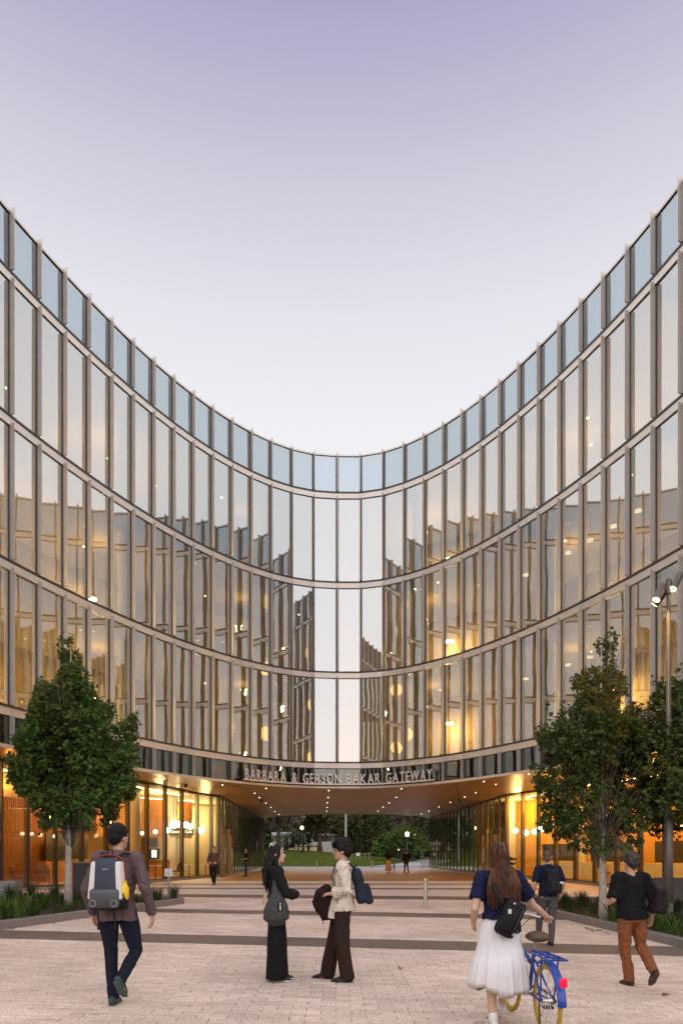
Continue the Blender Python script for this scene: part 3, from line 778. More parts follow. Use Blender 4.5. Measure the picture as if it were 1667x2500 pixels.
# planter outlines (plan)
PL = [(-4.5, 20.05), (-4.75, 20.9), (-13, 21.3), (-13, 10.6), (-6.85, 10.6)]
PLa, PLb = Vector((-4.46, 20.0)), Vector((-7.1, 9.7))
PRa, PRb = Vector((5.25, 21.0)), Vector((6.95, 9.0))
def left_kerb_x(y): return lerp(PLb.x, PLa.x, (y-PLb.y)/(PLa.y-PLb.y))
def right_kerb_x(y): return lerp(PRb.x, PRa.x, (y-PRb.y)/(PRa.y-PRb.y))
BANDS = [(11.67, 12.86), (17.1, 18.2), (22.8, 24.35)]
def inband(y0, y1): return any(y1 > a+.01 and y0 < b-.01 for a, b in BANDS)
# pavers
LW, RW = .30, .145
rows = []
y = 5.2
edges = [5.2]+[e for b in BANDS for e in b]
segs = [(5.2, 11.67), (12.86, 17.1), (18.2, 22.8)]
cells = []
rg = random.Random(5)
for (ya, yb) in segs:
    n = round((yb-ya)/RW); h = (yb-ya)/n
    for j in range(n):
        y0 = ya+j*h; y1 = y0+h; yc = (y0+y1)/2
        xl = -.52*yc-.5; xr = .54*yc+.5
        if yc < 20.0: xl = max(xl, left_kerb_x(yc)-.02)
        if yc < 21.0: xr = min(xr, right_kerb_x(yc)+.02)
        k = math.floor(xl/LW); sh = (j % 2)*.5
        while (k+sh)*LW < xr:
            x0 = max(xl, (k+sh)*LW); x1 = min(xr, (k+sh+1)*LW)
            if x1-x0 > .03: cells.append((x0, x1, y0, y1))
            k += 1
def paver_geo(x0, x1, y0, y1, tz, ta, tb, g=.0035, b=.004, dep=.035):
    xc, yc = (x0+x1)/2, (y0+y1)/2
    def Z(x, y, d): return gz(x, y)+d+tz+ta*(x-xc)+tb*(y-yc)
    v = [(x0+g, y0+g, Z(x0, y0, -dep)), (x1-g, y0+g, Z(x1, y0, -dep)), (x1-g, y1-g, Z(x1, y1, -dep)), (x0+g, y1-g, Z(x0, y1, -dep)),
         (x0+g, y0+g, Z(x0, y0, -b)), (x1-g, y0+g, Z(x1, y0, -b)), (x1-g, y1-g, Z(x1, y1, -b)), (x0+g, y1-g, Z(x0, y1, -b)),
         (x0+g+b, y0+g+b, Z(x0, y0, 0)), (x1-g-b, y0+g+b, Z(x1, y0, 0)), (x1-g-b, y1-g-b, Z(x1, y1, 0)), (x0+g+b, y1-g-b, Z(x0, y1, 0))]
    f = [(8, 9, 10, 11)]
    for a in range(4):
        c = (a+1) % 4; f += [(a, c, c+4, a+4), (a+4, c+4, c+8, a+8)]
    return v, f
def inview(c):
    yc = (c[2]+c[3])/2; xx = (c[0]+c[1])/2; X = CX+xx/yc*F; Y = YH-gz(xx, yc)/yc*F
    return 0 < X < 1667 and Y < 2500
vis = [c for c in cells if inview(c)]
vis.sort(key=lambda c: c[2]); near = set(map(id, vis[:295]))
V = []; FF = []
for c in cells:
    tz = rg.uniform(-.0018, .0018); ta = rg.uniform(-.006, .006); tb = rg.uniform(-.010, .010); sx = rg.uniform(-.003, .003)
    c2 = (c[0]+sx, c[1]+sx*.6, c[2], c[3])
    v, f = paver_geo(*c2, tz, ta, tb, g=.0014+rg.random()*.0022)
    if id(c) in near:
        o = pydata('paver', v, f, pav, plaza)
    else:
        n = len(V); V += v; FF += [tuple(i+n for i in q) for q in f]
pydata('paver_field', V, FF, pav, plaza, kind='stuff')
# dark stone bands laid in slabs
for bi, (ya, yb) in enumerate(BANDS):
    x = -14.5
    while x < 14.5:
        w = rg.uniform(1.5, 2.2); v = []; f = []
        x0, x1 = x+.003, x+w-.003; nseg = 3
        for j in range(nseg+1):
            xx = lerp(x0, x1, j/nseg)
            for (yy, d) in ((ya+.003, -.035), (ya+.003, -.003), (ya+.007, .0005), (yb-.007, .0005), (yb-.003, -.003), (yb-.003, -.035)): v.append((xx, yy, gz(xx, yy)+d))
        for j in range(nseg):
            for q in range(5): f.append((j*6+q, (j+1)*6+q, (j+1)*6+q+1, j*6+q+1))
        f += [tuple(range(6)), tuple(reversed(range(nseg*6, nseg*6+6)))]
        pydata('band_slab', v, f, bandm, plaza); x += w
def sheet(name, poly, dz, m, parent=None, **k):
    return pydata(name, [(p[0], p[1], gz(*p)+dz) for p in poly], [tuple(range(len(poly)))], m, parent, **k)
for (ya, yb) in ((28.0, 28.75), (31.5, 32.2)):
    sheet('band_slab', [(-10, ya), (9.5, ya), (9.5, yb), (-10, yb)], .004, bandm, far_plaza)
# long timber-toned paving strips in the passage
deckA = M('passage_strip_dark', (.045, .024, .014), rough=.5, var=.2, scale=3, stretch=(1, 6, 1))
deckB = M('passage_strip', (.30, .19, .115), rough=.5, var=.2, scale=2, stretch=(1, 6, 1))
y = 35.0; k = 0
while y < 66:
    w = 1.5; xl = -6.6; xr = 9.9-(y-39.7)*.0376-.35 if y > 39.7 else 9.4
    sheet('paving_strip', [(xl, y), (xr, y), (xr, y+w), (xl, y+w)], .004, deckB, far_plaza)
    sheet('dark_paving_strip', [(xl+rg.uniform(0, 1.5), y+w), (xr-rg.uniform(0, 1.5), y+w), (xr, y+w+.5), (xl, y+w+.5)], .004, deckA, far_plaza)
    y += w+.5; k += 1
sheet('pale_strip', [(-3.4, 46.3), (1.4, 46.6), (1.4, 46.9), (-3.4, 46.5)], .009, M('pale_inset', (.50, .36, .25), rough=.5), far_plaza)

# street in front of the plaza, behind the camera, and beyond the passage
pydata('street', [(-200, -30, -1.78), (200, -30, -1.78), (200, -12, -1.78), (-200, -12, -1.78)], [(0, 1, 2, 3)], asph, kind='structure')
pydata('pavement', [(-200, -12, -1.64), (-15.8, -12, -1.64), (-15.8, 24, -1.64), (-200, 24, -1.64)], [(0, 1, 2, 3)], farp, kind='structure')
pydata('pavement', [(15.8, -12, -1.9), (200, -12, -1.9), (200, 24, -1.9), (15.8, 24, -1.9)], [(0, 1, 2, 3)], farp, kind='structure')
pydata('road', [(-120, 67.5, -1.44), (120, 67.5, -1.44), (120, 76, -1.42), (-120, 76, -1.42)], [(0, 1, 2, 3)], M('road_asphalt', (.20, .20, .22), rough=.8, var=.1, scale=1), kind='structure')
# lawn rising to a low mound, a path through its right part
def lawn_z(x, y):
    t = clamp01((y-76)/30.); hill = 1.75*math.exp(-((x+9)/15.)**2)*(t*t*(3-2*t)); return -1.38+.35*t+hill
lv = []; lf = []; nx = 40; ny = 24
for j in range(ny+1):
    for i in range(nx+1):
        x = lerp(-70, 80, i/nx); yy = lerp(76, 150, (j/ny)**1.3); lv.append((x, yy, lawn_z(x, yy)))
for j in range(ny):
    for i in range(nx): lf.append((j*(nx+1)+i, j*(nx+1)+i+1, (j+1)*(nx+1)+i+1, (j+1)*(nx+1)+i))
pydata('lawn', lv, lf, M('grass_lawn', (.058, .072, .014), rough=.95, spec=0., var=.28, scale=.8, bump=.4, bscale=30), smooth=True, kind='structure')
pc = [(7.2, 75.5, 3.6), (9.5, 82, 2.6), (13.0, 92, 2.2), (16.5, 108, 2.0), (19, 128, 2.0)]
v = []; f = []
for k in range(len(pc)-1):
    for s in range(6):
        t = s/6.; x = lerp(pc[k][0], pc[k+1][0], t); yy = lerp(pc[k][1], pc[k+1][1], t); w = lerp(pc[k][2], pc[k+1][2], t)
        for sx in (-1, 0, 1): v.append((x+sx*w, yy, lawn_z(x+sx*w, yy)+.03))
n = len(v)//3
for k in range(n-1):
    for q in (0, 1): f.append((k*3+q, k*3+q+1, (k+1)*3+q+1, (k+1)*3+q))
pydata('path', v, f, M('path_asphalt', (.24, .235, .25), rough=.85, var=.1, scale=1), kind='structure')
# ================================================================ PLANTERS, TREES
kerbm = M('planter_concrete', (.20, .175, .16), rough=.8, var=.10, scale=4, bump=.12)
soilm = M('soil', (.035, .026, .02), rough=.95, var=.35, scale=9, bump=.6, bscale=25)
def planter(poly, front, hz, lab, back=None):
    """poly ccw; front edges get a visible kerb"""
    c = Vector((sum(p[0] for p in poly)/len(poly), sum(p[1] for p in poly)/len(poly)))
    t = empty('planter', (c.x, c.y, gz(*c)), label=lab, cat='planter')
    for a, b in front:
        a = Vector(a); b = Vector(b); d = (b-a).normalized(); n = Vector((-d.y, d.x))
        if n.dot(c-(a+b)/2) < 0: n = -n
        L = (b-a).length; k = 0; nseg = max(1, round(L/3.0))
        for s in range(nseg):
            p0 = a+d*(L*s/nseg+.004); p1 = a+d*(L*(s+1)/nseg-.004); bm = bmesh.new()
            vs3 = []
            for p in (p0, p1):
                zz = gz(*p)
                for q, z in ((p, zz-.1), (p, zz+hz-.012), (p+n*.012, zz+hz), (p+n*.19, zz+hz), (p+n*.20, zz+hz-.01), (p+n*.20, zz-.1)): vs3.append(bm.verts.new((q.x-c.x, q.y-c.y, z-gz(*c))))
            for q in range(6): bm.faces.new((vs3[q], vs3[(q+1) % 6], vs3[6+(q+1) % 6], vs3[6+q]))
            bm.faces.new(vs3[:6][::-1]); bm.faces.new(vs3[6:]); bmesh.ops.recalc_face_normals(bm, faces=bm.faces)
            obj('kerb', bm, kerbm, t)
    bm = bmesh.new(); bm.faces.new([bm.verts.new((p[0]-c.x, p[1]-c.y, gz(*p)-gz(*c)+hz*.55)) for p in poly]); bm.normal_update()
    for f in bm.faces:
        if f.normal.z < 0: f.normal_flip()
    obj('soil', bm, soilm, t)
    return t
PLpoly = [tuple(PLb), (-4.46, 20.0), (-4.75, 20.95), (-14.5, 21.3), (-14.5, 9.7)]
planter(PLpoly, [(tuple(PLb), (-4.46, 20.0)), ((-4.46, 20.0), (-4.75, 20.95)), ((-4.75, 20.95), (-14.5, 21.3))], .165, 'long low concrete planter bed on the left with grasses and one tree')
PRpoly = [tuple(PRb), (5.25, 21.0), (5.6, 22.4), (15, 23.6), (15, 9.0)]
planter(PRpoly, [(tuple(PRb), (5.25, 21.0)), ((5.25, 21.0), (5.6, 22.4)), ((5.6, 22.4), (15, 23.6))], .165, 'long low concrete planter bed on the right with grasses, two trees and a lamp post')

def leafmat(name, cols, hue=None, hs=.9, tr=.25):
    m = bpy.data.materials.new(name); t, n = nodes_of(m); b = n['Principled BSDF']; b.inputs['Roughness'].default_value = .55; out = n['Material Output']
    b.inputs['Specular IOR Level'].default_value = .3
    ge = n.new('ShaderNodeNewGeometry'); r = n.new('ShaderNodeValToRGB'); t.links.new(ge.outputs['Random Per Island'], r.inputs[0])
    while len(r.color_ramp.elements) < len(cols): r.color_ramp.elements.new(.5)
    for k, c in enumerate(cols): r.color_ramp.elements[k].position = k/(len(cols)-1); r.color_ramp.elements[k].color = (*c, 1)
    src = r.outputs[0]
    if hue:
        nz = n.new('ShaderNodeTexNoise'); nz.inputs['Scale'].default_value = hs; nz.inputs['Detail'].default_value = 2
        t.links.new(ge.outputs['Position'], nz.inputs[0])
        mr = n.new('ShaderNodeMapRange'); mr.inputs['From Min'].default_value = .50; mr.inputs['From Max'].default_value = .70; t.links.new(nz.outputs[0], mr.inputs[0])
        mx = n.new('ShaderNodeMix'); mx.data_type = 'RGBA'; t.links.new(mr.outputs[0], mx.inputs[0]); t.links.new(src, mx.inputs[6]); mx.inputs[7].default_value = (*hue, 1)
        src = mx.outputs[2]
    t.links.new(src, b.inputs['Base Color'])
    tl = n.new('ShaderNodeBsdfTranslucent'); t.links.new(src, tl.inputs[0]); mxs = n.new('ShaderNodeMixShader'); mxs.inputs[0].default_value = tr
    t.links.new(b.outputs[0], mxs.inputs[1]); t.links.new(tl.outputs[0], mxs.inputs[2]); t.links.new(mxs.outputs[0], out.inputs[0])
    MATS[name] = m; return m
barkm = M('pale_bark', (.40, .36, .31), rough=.85, var=.30, scale=10, stretch=(3, 3, .8), bump=.5, bscale=40)
barkd = M('dark_bark', (.07, .055, .045), rough=.9, var=.3, scale=8, stretch=(3, 3, .8))
def add_leaf(V, Fc, p, d, n, L, W, kind=0):
    """pointed leaf with two side lobes, folded along its rib"""
    s = d.cross(n).normalized(); k = len(V); fold = n*(W*.22)
    if kind:
        V += [p, p+s*(W*.30)+d*(L*.18)+fold, p+s*(W*.62)+d*(L*.46)+fold, p+s*(W*.24)+d*(L*.60)+fold*.6, p+d*L,
              p-s*(W*.24)+d*(L*.60)+fold*.6, p-s*(W*.62)+d*(L*.46)+fold, p-s*(W*.30)+d*(L*.18)+fold]
        Fc += [(k, k+1, k+2, k+3), (k, k+3, k+4), (k, k+4, k+5), (k, k+5, k+6, k+7)]
    else:
        V += [p, p+s*(W*.5)+d*(L*.45)+fold, p+d*L, p-s*(W*.5)+d*(L*.45)+fold]
        Fc += [(k, k+1, k+2), (k, k+2, k+3)]
def rv(r): 
    while True:
        v = Vector((r.uniform(-1, 1), r.uniform(-1, 1), r.uniform(-1, 1)))
        if .05 < v.length < 1: return v
def leaves_in(lobes, dens, L, rnd, cl=9, spread=.16, kind=1, shell=.45, keep=None, gap=None):
    """lobes: (centre, (rx,ry,rz)); leaf sprays scattered through the outer part of each lobe"""
    V = []; Fc = []
    for c, r in lobes:
        area = (r[0]*r[1]+r[0]*r[2]+r[1]*r[2])/3*12.57
        for k in range(max(3, int(area*dens))):
            u = rv(rnd).normalized(); q = rnd.uniform(shell, 1.0)**.6
            bump = 1+.22*noise.noise(Vector((u.x*2.2+c.x*3, u.y*2.2+c.y*3, u.z*2.2+c.z*3)))
            p0 = c+Vector((u.x*r[0], u.y*r[1], u.z*r[2]))*q*bump
            if gap and noise.noise(p0*1.7+Vector((11.3, 4.1, 7.7))) < gap: continue
            # a short spray: leaves hang along a twig that points out and a little up
            tw = (u+Vector((0, 0, .5))+rv(rnd)*.6).normalized()
            for j in range(cl):
                p = p0+tw*(spread*1.5*rnd.uniform(-.5, 1))+rv(rnd)*spread*.8
                if keep and not keep(p): continue
                d = (u*.7+Vector((0, 0, -.45))+rv(rnd)*.9).normalized()
                nn = (Vector((0, 0, .7))+u*.5+rv(rnd)*.7); nn = nn-d*nn.dot(d)
                if nn.length < 1e-3: continue
                l = L*rnd.uniform(.65, 1.15); add_leaf(V, Fc, p, d, nn.normalized(), l, l*.95, kind)
    return V, Fc
def tree(name, base, lobes, lm, bm_, lab, trunk_r, fork, seed, dens=42, L=.10, cl=9, spread=.15, kind=1, group=None, nbr=1.0, top=None, shell=.4, outline=None, gap=None):
    rnd = random.Random(seed); B0 = Vector(base)
    t = empty(name, base, label=lab, cat='tree', group=group)
    loc = [(Vector(c)-B0, r) for c, r in lobes]
    ztop = max(c.z+r[2]*.4 for c, r in loc) if top is None else top
    bm = bmesh.new(); pts = []; rad = []
    for k in range(9):
        s = k/8; pts.append(Vector((.03*math.sin(3*s+seed), .03*math.cos(2.3*s+seed)-.03, -.05+s*(ztop+.05)))); rad.append(max(.012, trunk_r*(1.12-s*1.02)*(1.25 if k == 0 else 1)))
    tube(bm, pts, rad, n=10, round_end=False)
    obj('trunk', bm, bm_, t, True)
    bm = bmesh.new()
    for c, r in loc:
        if c.z < fork: continue
        for q in range(max(1, int(2*nbr))):
            e = c+rv(rnd)*(min(r)*.5)
            hz = math.hypot(e.x, e.y); zs = max(fork*rnd.uniform(.95, 1.5), e.z-hz*rnd.uniform(2.0, 3.4)-r[2]*.4); zs = min(zs, ztop*.85)
            p0 = Vector((0, 0, zs)); m1 = Vector((e.x*.22, e.y*.22, lerp(zs, e.z, .38))); m2 = Vector((e.x*.60, e.y*.60, lerp(zs, e.z, .74)))
            r0 = trunk_r*rnd.uniform(.10, .22)
            tube(bm, [p0, m1, m2, e], [r0, r0*.7, r0*.45, r0*.18], n=6, round_end=False)
            for j in range(2):
                a = m1.lerp(e, rnd.uniform(.2, .8)); tube(bm, [a, a+Vector((e.x*.3, e.y*.3, .35))+rv(rnd)*.28], [r0*.3, r0*.1], n=4, round_end=False)
    obj('limbs', bm, M('twig_bark', (.17, .145, .12), rough=.9, var=.3, scale=10) if bm_ is barkm else bm_, t, True)
    keep = None
    if outline:                                  # habit of the crown: height against spread, as ragged as the real tree's
        O = [(px(x, base[1])-B0.x, pz(y, base[1])-B0.z) for x, y in outline]
        keep = lambda p: inside(((B0.x+p.x)*base[1]/(base[1]+p.y)-B0.x+rnd.uniform(-.05, .05), (B0.z+p.z)*base[1]/(base[1]+p.y)-B0.z+rnd.uniform(-.06, .06)), O)
    V, Fc = leaves_in(loc, dens, L, rnd, cl, spread, kind, shell, keep, gap)
    pydata('crown', V, Fc, lm, t)
    return t
def lobes_px(L, D, X0, rmax, seed, fat=1.0, zmin=-9):
    """lobes read off the photograph (px centre, px radii) at depth D, given real depth round the trunk at X0"""
    rnd = random.Random(seed); out = []; k = D/F
    for (x, y, rx, ry) in L:
        rx *= .86; ry *= .86
        X = px(x, D); Z = pz(y, D); a = rx*k; b = ry*k; dx = abs(X-X0)
        room = math.sqrt(max(.05, rmax*rmax-dx*dx))
        if room > a*.9:
            for s in (-1, 1): out.append(((X, D+s*(room-a*.6)*rnd.uniform(.55, .95), Z+rnd.uniform(-.1, .1)), (a, a*1.0, b)))
            if room > 1.0: out.append(((X, D, Z), (a, a, b)))
        else: out.append(((X, D+rnd.uniform(-.15, .15), Z), (a, a, b)))
    return out
def inside(p, poly):
    c = False; n = len(poly)
    for i in range(n):
        a, b = poly[i], poly[(i+1) % n]
        if (a[1] > p[1]) != (b[1] > p[1]) and p[0] < (b[0]-a[0])*(p[1]-a[1])/(b[1]-a[1])+a[0]: c = not c
    return c
OL = [(x*.2975, 1540+y*.2975) for x, y in ((520,-5),(480,100),(492,200),(512,290),(480,365),(432,415),(446,470),(400,445),(350,375),(310,400),(286,500),(250,590),(232,700),(190,790),(105,880),(140,955),(165,1000),(150,1035),(60,1010),(35,1050),(82,1100),(55,1215),(130,1270),(160,1350),(240,1370),(270,1430),(275,1490),(330,1540),(300,1640),(390,1680),(470,1740),(505,1830),(560,1760),(560,1640),(620,1600),(640,1700),(700,1640),(760,1650),(830,1580),(910,1590),(955,1510),(1005,1430),(985,1390),(1085,1385),(1135,1300),(1105,1230),(1150,1170),(1175,1080),(1120,1020),(1150,900),(1130,760),(1155,670),(1080,650),(1050,720),(980,745),(930,790),(885,800),(945,710),(925,545),(870,545),(850,600),(800,545),(770,460),(752,340),(700,310),(670,250),(640,180),(605,100),(560,-5))]
OR_ = [(1280+x*.3146, 1540+y*.3146) for x, y in ((650,0),(625,60),(570,75),(545,120),(600,180),(605,260),(590,285),(545,300),(500,268),(450,300),(425,370),(380,285),(368,400),(350,440),(390,490),(395,560),(345,600),(300,555),(240,505),(165,515),(185,610),(195,670),(225,740),(180,800),(165,735),(85,715),(98,800),(110,900),(160,960),(155,1030),(125,1070),(110,1015),(55,1030),(65,1150),(85,1220),(125,1300),(130,1400),(150,1440),(85,1450),(85,1540),(180,1605),(280,1640),(385,1690),(405,1770),(500,1815),(560,1830),(590,1780),(585,1700),(610,1690),(640,1790),(700,1720),(780,1730),(830,1695),(900,1640),(945,1660),(900,1590),(965,1510),(975,1420),(960,1300),(995,1100),(960,950),(945,800),(880,690),(862,590),(820,550),(770,590),(745,640),(720,600),(765,520),(795,460),(775,355),(740,315),(690,285),(680,205),(745,110),(720,40),(680,5))]
leafA = leafmat('maple_leaf', [(.036, .078, .016), (.068, .128, .024), (.105, .170, .034), (.075, .120, .022)], hue=(.085, .10, .022), hs=.8)
leafB = leafmat('turning_maple_leaf', [(.028, .055, .013), (.05, .085, .017), (.075, .112, .020), (.09, .105, .018)], hue=(.15, .125, .016), hs=.75)
DT = 17.4
LT = [(158, 1575, 17, 30), (163, 1620, 26, 36), (170, 1665, 36, 40), (150, 1690, 32, 40), (190, 1700, 36, 40), (112, 1705, 26, 38), (150, 1750, 55, 45), (205, 1755, 45, 42), (252, 1745, 20, 36), (95, 1775, 30, 40), (130, 1810, 60, 48), (210, 1815, 55, 48), (268, 1800, 26, 40), (318, 1775, 18, 40), (72, 1835, 30, 34), (305, 1822, 28, 42),
      (105, 1865, 55, 46), (175, 1875, 60, 48), (245, 1870, 50, 46), (310, 1875, 26, 46), (40, 1862, 24, 22), (60, 1905, 34, 34), (115, 1925, 46, 40), (185, 1930, 52, 40), (255, 1925, 44, 38), (308, 1922, 24, 36), (105, 1970, 30, 28), (160, 1975, 40, 32), (235, 1968, 36, 30), (285, 1955, 28, 26), (125, 2010, 24, 20), (250, 2000, 26, 20), (175, 2005, 22, 18)]
XT = px(172, DT)
tree('maple_tree', (XT, DT, gz(XT, DT)+.09), lobes_px(LT, DT, XT, 1.55, 3), leafA, barkm, 'slim green maple tree with a pale trunk in the left planter', .085, 1.45, 4, dens=38, L=.105, spread=.115, shell=.5, nbr=1.3, outline=OL, gap=-.22)
DR = 16.2
LR = [(1487, 1560, 22, 24), (1478, 1592, 20, 22), (1490, 1618, 14, 18), (1452, 1650, 24, 28), (1500, 1655, 32, 32), (1410, 1665, 16, 34), (1470, 1690, 48, 32), (1515, 1690, 18, 30), (1345, 1722, 20, 26), (1375, 1752, 34, 32), (1428, 1745, 36, 36), (1490, 1745, 40, 40), (1535, 1745, 26, 36), (1320, 1790, 22, 28), (1360, 1805, 36, 34), (1420, 1810, 46, 40), (1490, 1815, 46, 42), (1552, 1800, 32, 40),
      (1335, 1850, 30, 34), (1310, 1895, 14, 40), (1395, 1865, 46, 42), (1460, 1880, 46, 44), (1530, 1870, 40, 44), (1575, 1850, 22, 34), (1345, 1925, 32, 40), (1400, 1935, 38, 40), (1515, 1945, 40, 44), (1560, 1925, 28, 44), (1325, 1985, 26, 34), (1370, 2005, 34, 32), (1420, 2000, 26, 36), (1520, 2010, 32, 30), (1565, 1990, 20, 30), (1435, 2060, 20, 20), (1490, 2065, 16, 18), (1540, 2040, 24, 18), (1410, 2040, 18, 16), (1480, 1985, 18, 30)]
XR = px(1468, DR)
tree('maple_tree', (XR, DR, gz(XR, DR)+.09), lobes_px(LR, DR, XR, 1.5, 5), leafB, barkm, 'maple tree turning yellow with a pale trunk in the right planter', .085, 1.2, 9, dens=31, L=.105, spread=.12, shell=.4, nbr=1.0, outline=OR_, gap=-.14)
DQ = 15.6
LQ = [(1660, 1660, 24, 34), (1640, 1712, 34, 34), (1680, 1712, 40, 40), (1608, 1740, 24, 28), (1615, 1790, 44, 38), (1665, 1790, 50, 46), (1590, 1830, 30, 36), (1635, 1855, 48, 44), (1690, 1850, 50, 50), (1595, 1895, 40, 40), (1650, 1915, 48, 44), (1610, 1950, 40, 34), (1665, 1975, 42, 36), (1580, 1975, 22, 22), (1700, 1950, 50, 50), (1625, 1995, 32, 22), (1675, 2018, 30, 20), (1720, 1760, 50, 60), (1740, 1860, 60, 70), (1730, 1970, 50, 50)]
XQ = px(1712, DQ)
tree('maple_tree', (XQ, DQ+.2, gz(XQ, DQ)+.09), lobes_px(LQ, DQ+.2, px(1690, DQ), 1.6, 8), leafB, barkm, 'dark maple tree cut off by the right edge of the photo, behind the lamp post', .08, 1.9, 13, dens=26, L=.105, spread=.12, shell=.5, gap=-.2)

# planting: grass clumps and strap-leaved plants
def blades(pts, rnd, n, hl, w, droop=.6):
    V = []; Fc = []
    for (x, y, s) in pts:
        for k in range(int(n*s)):
            a = rnd.uniform(0, 6.283); r = rnd.uniform(0, .12)*s; b0 = Vector((x+r*math.cos(a), y+r*math.sin(a), gz(x, y)+.085))
            a2 = a+rnd.uniform(-.6, .6); L = hl*s*rnd.uniform(.55, 1.1); lean = rnd.uniform(.15, 1.0)*droop
            dh = Vector((math.cos(a2), math.sin(a2), 0)); sd = Vector((-dh.y, dh.x, 0))*w*.5*rnd.uniform(.7, 1.2)
            p1 = b0+Vector((0, 0, L*.55))+dh*L*.25*lean; p2 = p1+Vector((0, 0, L*.32))+dh*L*.38*lean; p3 = p2+Vector((0, 0, L*(.12-.25*lean)))+dh*L*.30*lean
            q = len(V); V += [b0-sd*.7, b0+sd*.7, p1+sd, p1-sd, p2+sd*.7, p2-sd*.7, p3]
            Fc += [(q, q+1, q+2, q+3), (q+3, q+2, q+4, q+5), (q+5, q+4, q+6)]
    return V, Fc
grassA = leafmat('planter_grass', [(.016, .03, .008), (.03, .055, .011), (.055, .085, .018), (.09, .10, .03)], tr=.3)
grassB = leafmat('strap_leaves', [(.035, .08, .015), (.07, .13, .025), (.10, .16, .035)], tr=.3)
rg2 = random.Random(21)
def scatter(poly, n, cond):
    out = []
    xs = [p[0] for p in poly]; ys = [p[1] for p in poly]; g = 0
    while len(out) < n and g < 40000:
        g += 1; p = (rg2.uniform(min(xs), max(xs)), rg2.uniform(min(ys), max(ys)))
        if inside(p, poly) and cond(p): out.append((p[0], p[1], rg2.uniform(.55, 1.1)))
    return out
cL = lambda p: p[0]-left_kerb_x(p[1]) < -.25 and -.53*p[1] < p[0] and p[1] < 20.7 and p[0] < -4.9
cR = lambda p: p[0]-right_kerb_x(p[1]) > .25 and p[0] < .54*p[1] and p[1] < 22.0 and p[0] > 5.7
V, Fc = blades(scatter(PLpoly, 230, cL), rg2, 26, .26, .010); pydata('grass', V, Fc, grassA, kind='stuff')
V, Fc = blades(scatter(PRpoly, 230, cR), rg2, 26, .26, .010); pydata('grass', V, Fc, grassA, kind='stuff')
for k, (x, y) in enumerate([(px(70, 15.2), 15.2), (px(15, 14.0), 14.0), (px(110, 16.2), 16.2), (px(45, 13.6), 13.6), (px(5, 15.6), 15.6), (px(1650, 13.4), 13.4), (px(1600, 14.2), 14.2), (px(1640, 14.6), 14.6), (px(1500, 15.6), 15.6), (px(1560, 14.9), 14.9)]):
    V, Fc = blades([(x, y, 1.)], rg2, 34, .50, .032, droop=.9)
    P0 = Vector((x, y, gz(x, y)+.085)); labs = ['left planter beside the slim tree', 'left planter at the left photo edge', 'left planter right in front of the tree trunk', 'left planter close to the kerb corner', 'left planter farthest left and back',
        'right planter at the foot of the lamp post, right side', 'right planter in front of the lamp post', 'right planter behind the lamp post', 'right planter beside the white tree trunk', 'right planter between the tree trunk and the lamp post']
    o = pydata('strap_plant', [v-P0 for v in V], Fc, grassB, label='strap-leaved green plant in the '+labs[k], cat='plant', group='strap-leaved plants in the planters'); o.location = P0
for k, (xp, yy, lab) in enumerate(((78, 19.8, 'left planter near the concrete wall'), (27, 18.6, 'left planter at the left photo edge below the concrete wall'), (135, 19.4, 'left planter just left of the tree trunk'), (385, 19.6, 'left planter tip, left of the sign post'), (424, 19.9, 'left planter tip, at the sign post'),
                                (1378, 19.5, 'right planter near its tip'), (1418, 20.0, 'right planter left of the white trunk'), (1485, 19.8, 'right planter right of the white trunk'), (1650, 17.6, 'right planter by the dark wall'))):
    x = px(xp, yy); V, Fc = blades([(x, yy, 1.)], rg2, 130, .52, .011, droop=.75); P0 = Vector((x, yy, gz(x, yy)+.085))
    o = pydata('grass_tuft', [v-P0 for v in V], Fc, grassA, label='dark grass tuft in the '+lab, cat='grass tuft', group='taller grass tufts in the planters'); o.location = P0

# ---- trees beyond the lawn, seen through the passage
def far_tree(x, y, lob, lm, lab, seed, tr=.25, fork=2.2, L=.34, dens=5.0, bk=barkd, spread=.5, shell=.3, nbr=1.):
    z = lawn_z(x, y); nbr = 1; tree('background_tree', (x, y, z), [((x+a, y+b, z+c), (r1, r1, r2)) for (a, b, c, r1, r2) in lob], lm, bk, lab, tr, fork, seed, dens=dens, L=L, cl=9, spread=spread, kind=0, group='trees beyond the lawn', shell=shell, nbr=nbr, gap=-.12)
lgA = leafmat('far_leaf_dark', [(.042, .052, .018), (.070, .082, .026), (.105, .115, .036)], tr=.2)
lgB = leafmat('far_leaf_grey', [(.11, .092, .075), (.16, .13, .10), (.19, .155, .11)], tr=.15)
lgC = leafmat('far_leaf_bright', [(.04, .075, .010), (.065, .115, .016), (.10, .16, .025)], tr=.35)
lgD = leafmat('far_leaf_olive', [(.075, .09, .032), (.10, .125, .042), (.14, .155, .055)], tr=.25)
far_tree(-13.2, 96, [(0, 0, 4.0, 2.4, 2.2), (-1.5, 1, 6.4, 2.6, 2.2), (1.2, -1, 6.0, 2.2, 2.0), (.5, 1, 8.5, 2.4, 1.8), (.3, -.6, 2.2, 2.0, 1.6)], lgD, 'olive green bushy tree at the left side of the passage opening', 31)
far_tree(-8.8, 104, [(0, 0, 6.6, 3.6, 2.6), (-2.5, 1, 5.2, 2.2, 1.8), (2.4, -1, 6.0, 2.4, 2.0), (0, 1, 9.6, 3.2, 2.0)], lgB, 'grey-brown thin-leaved tree with dark trunks behind the left lamp', 32, tr=.32, dens=3.4)
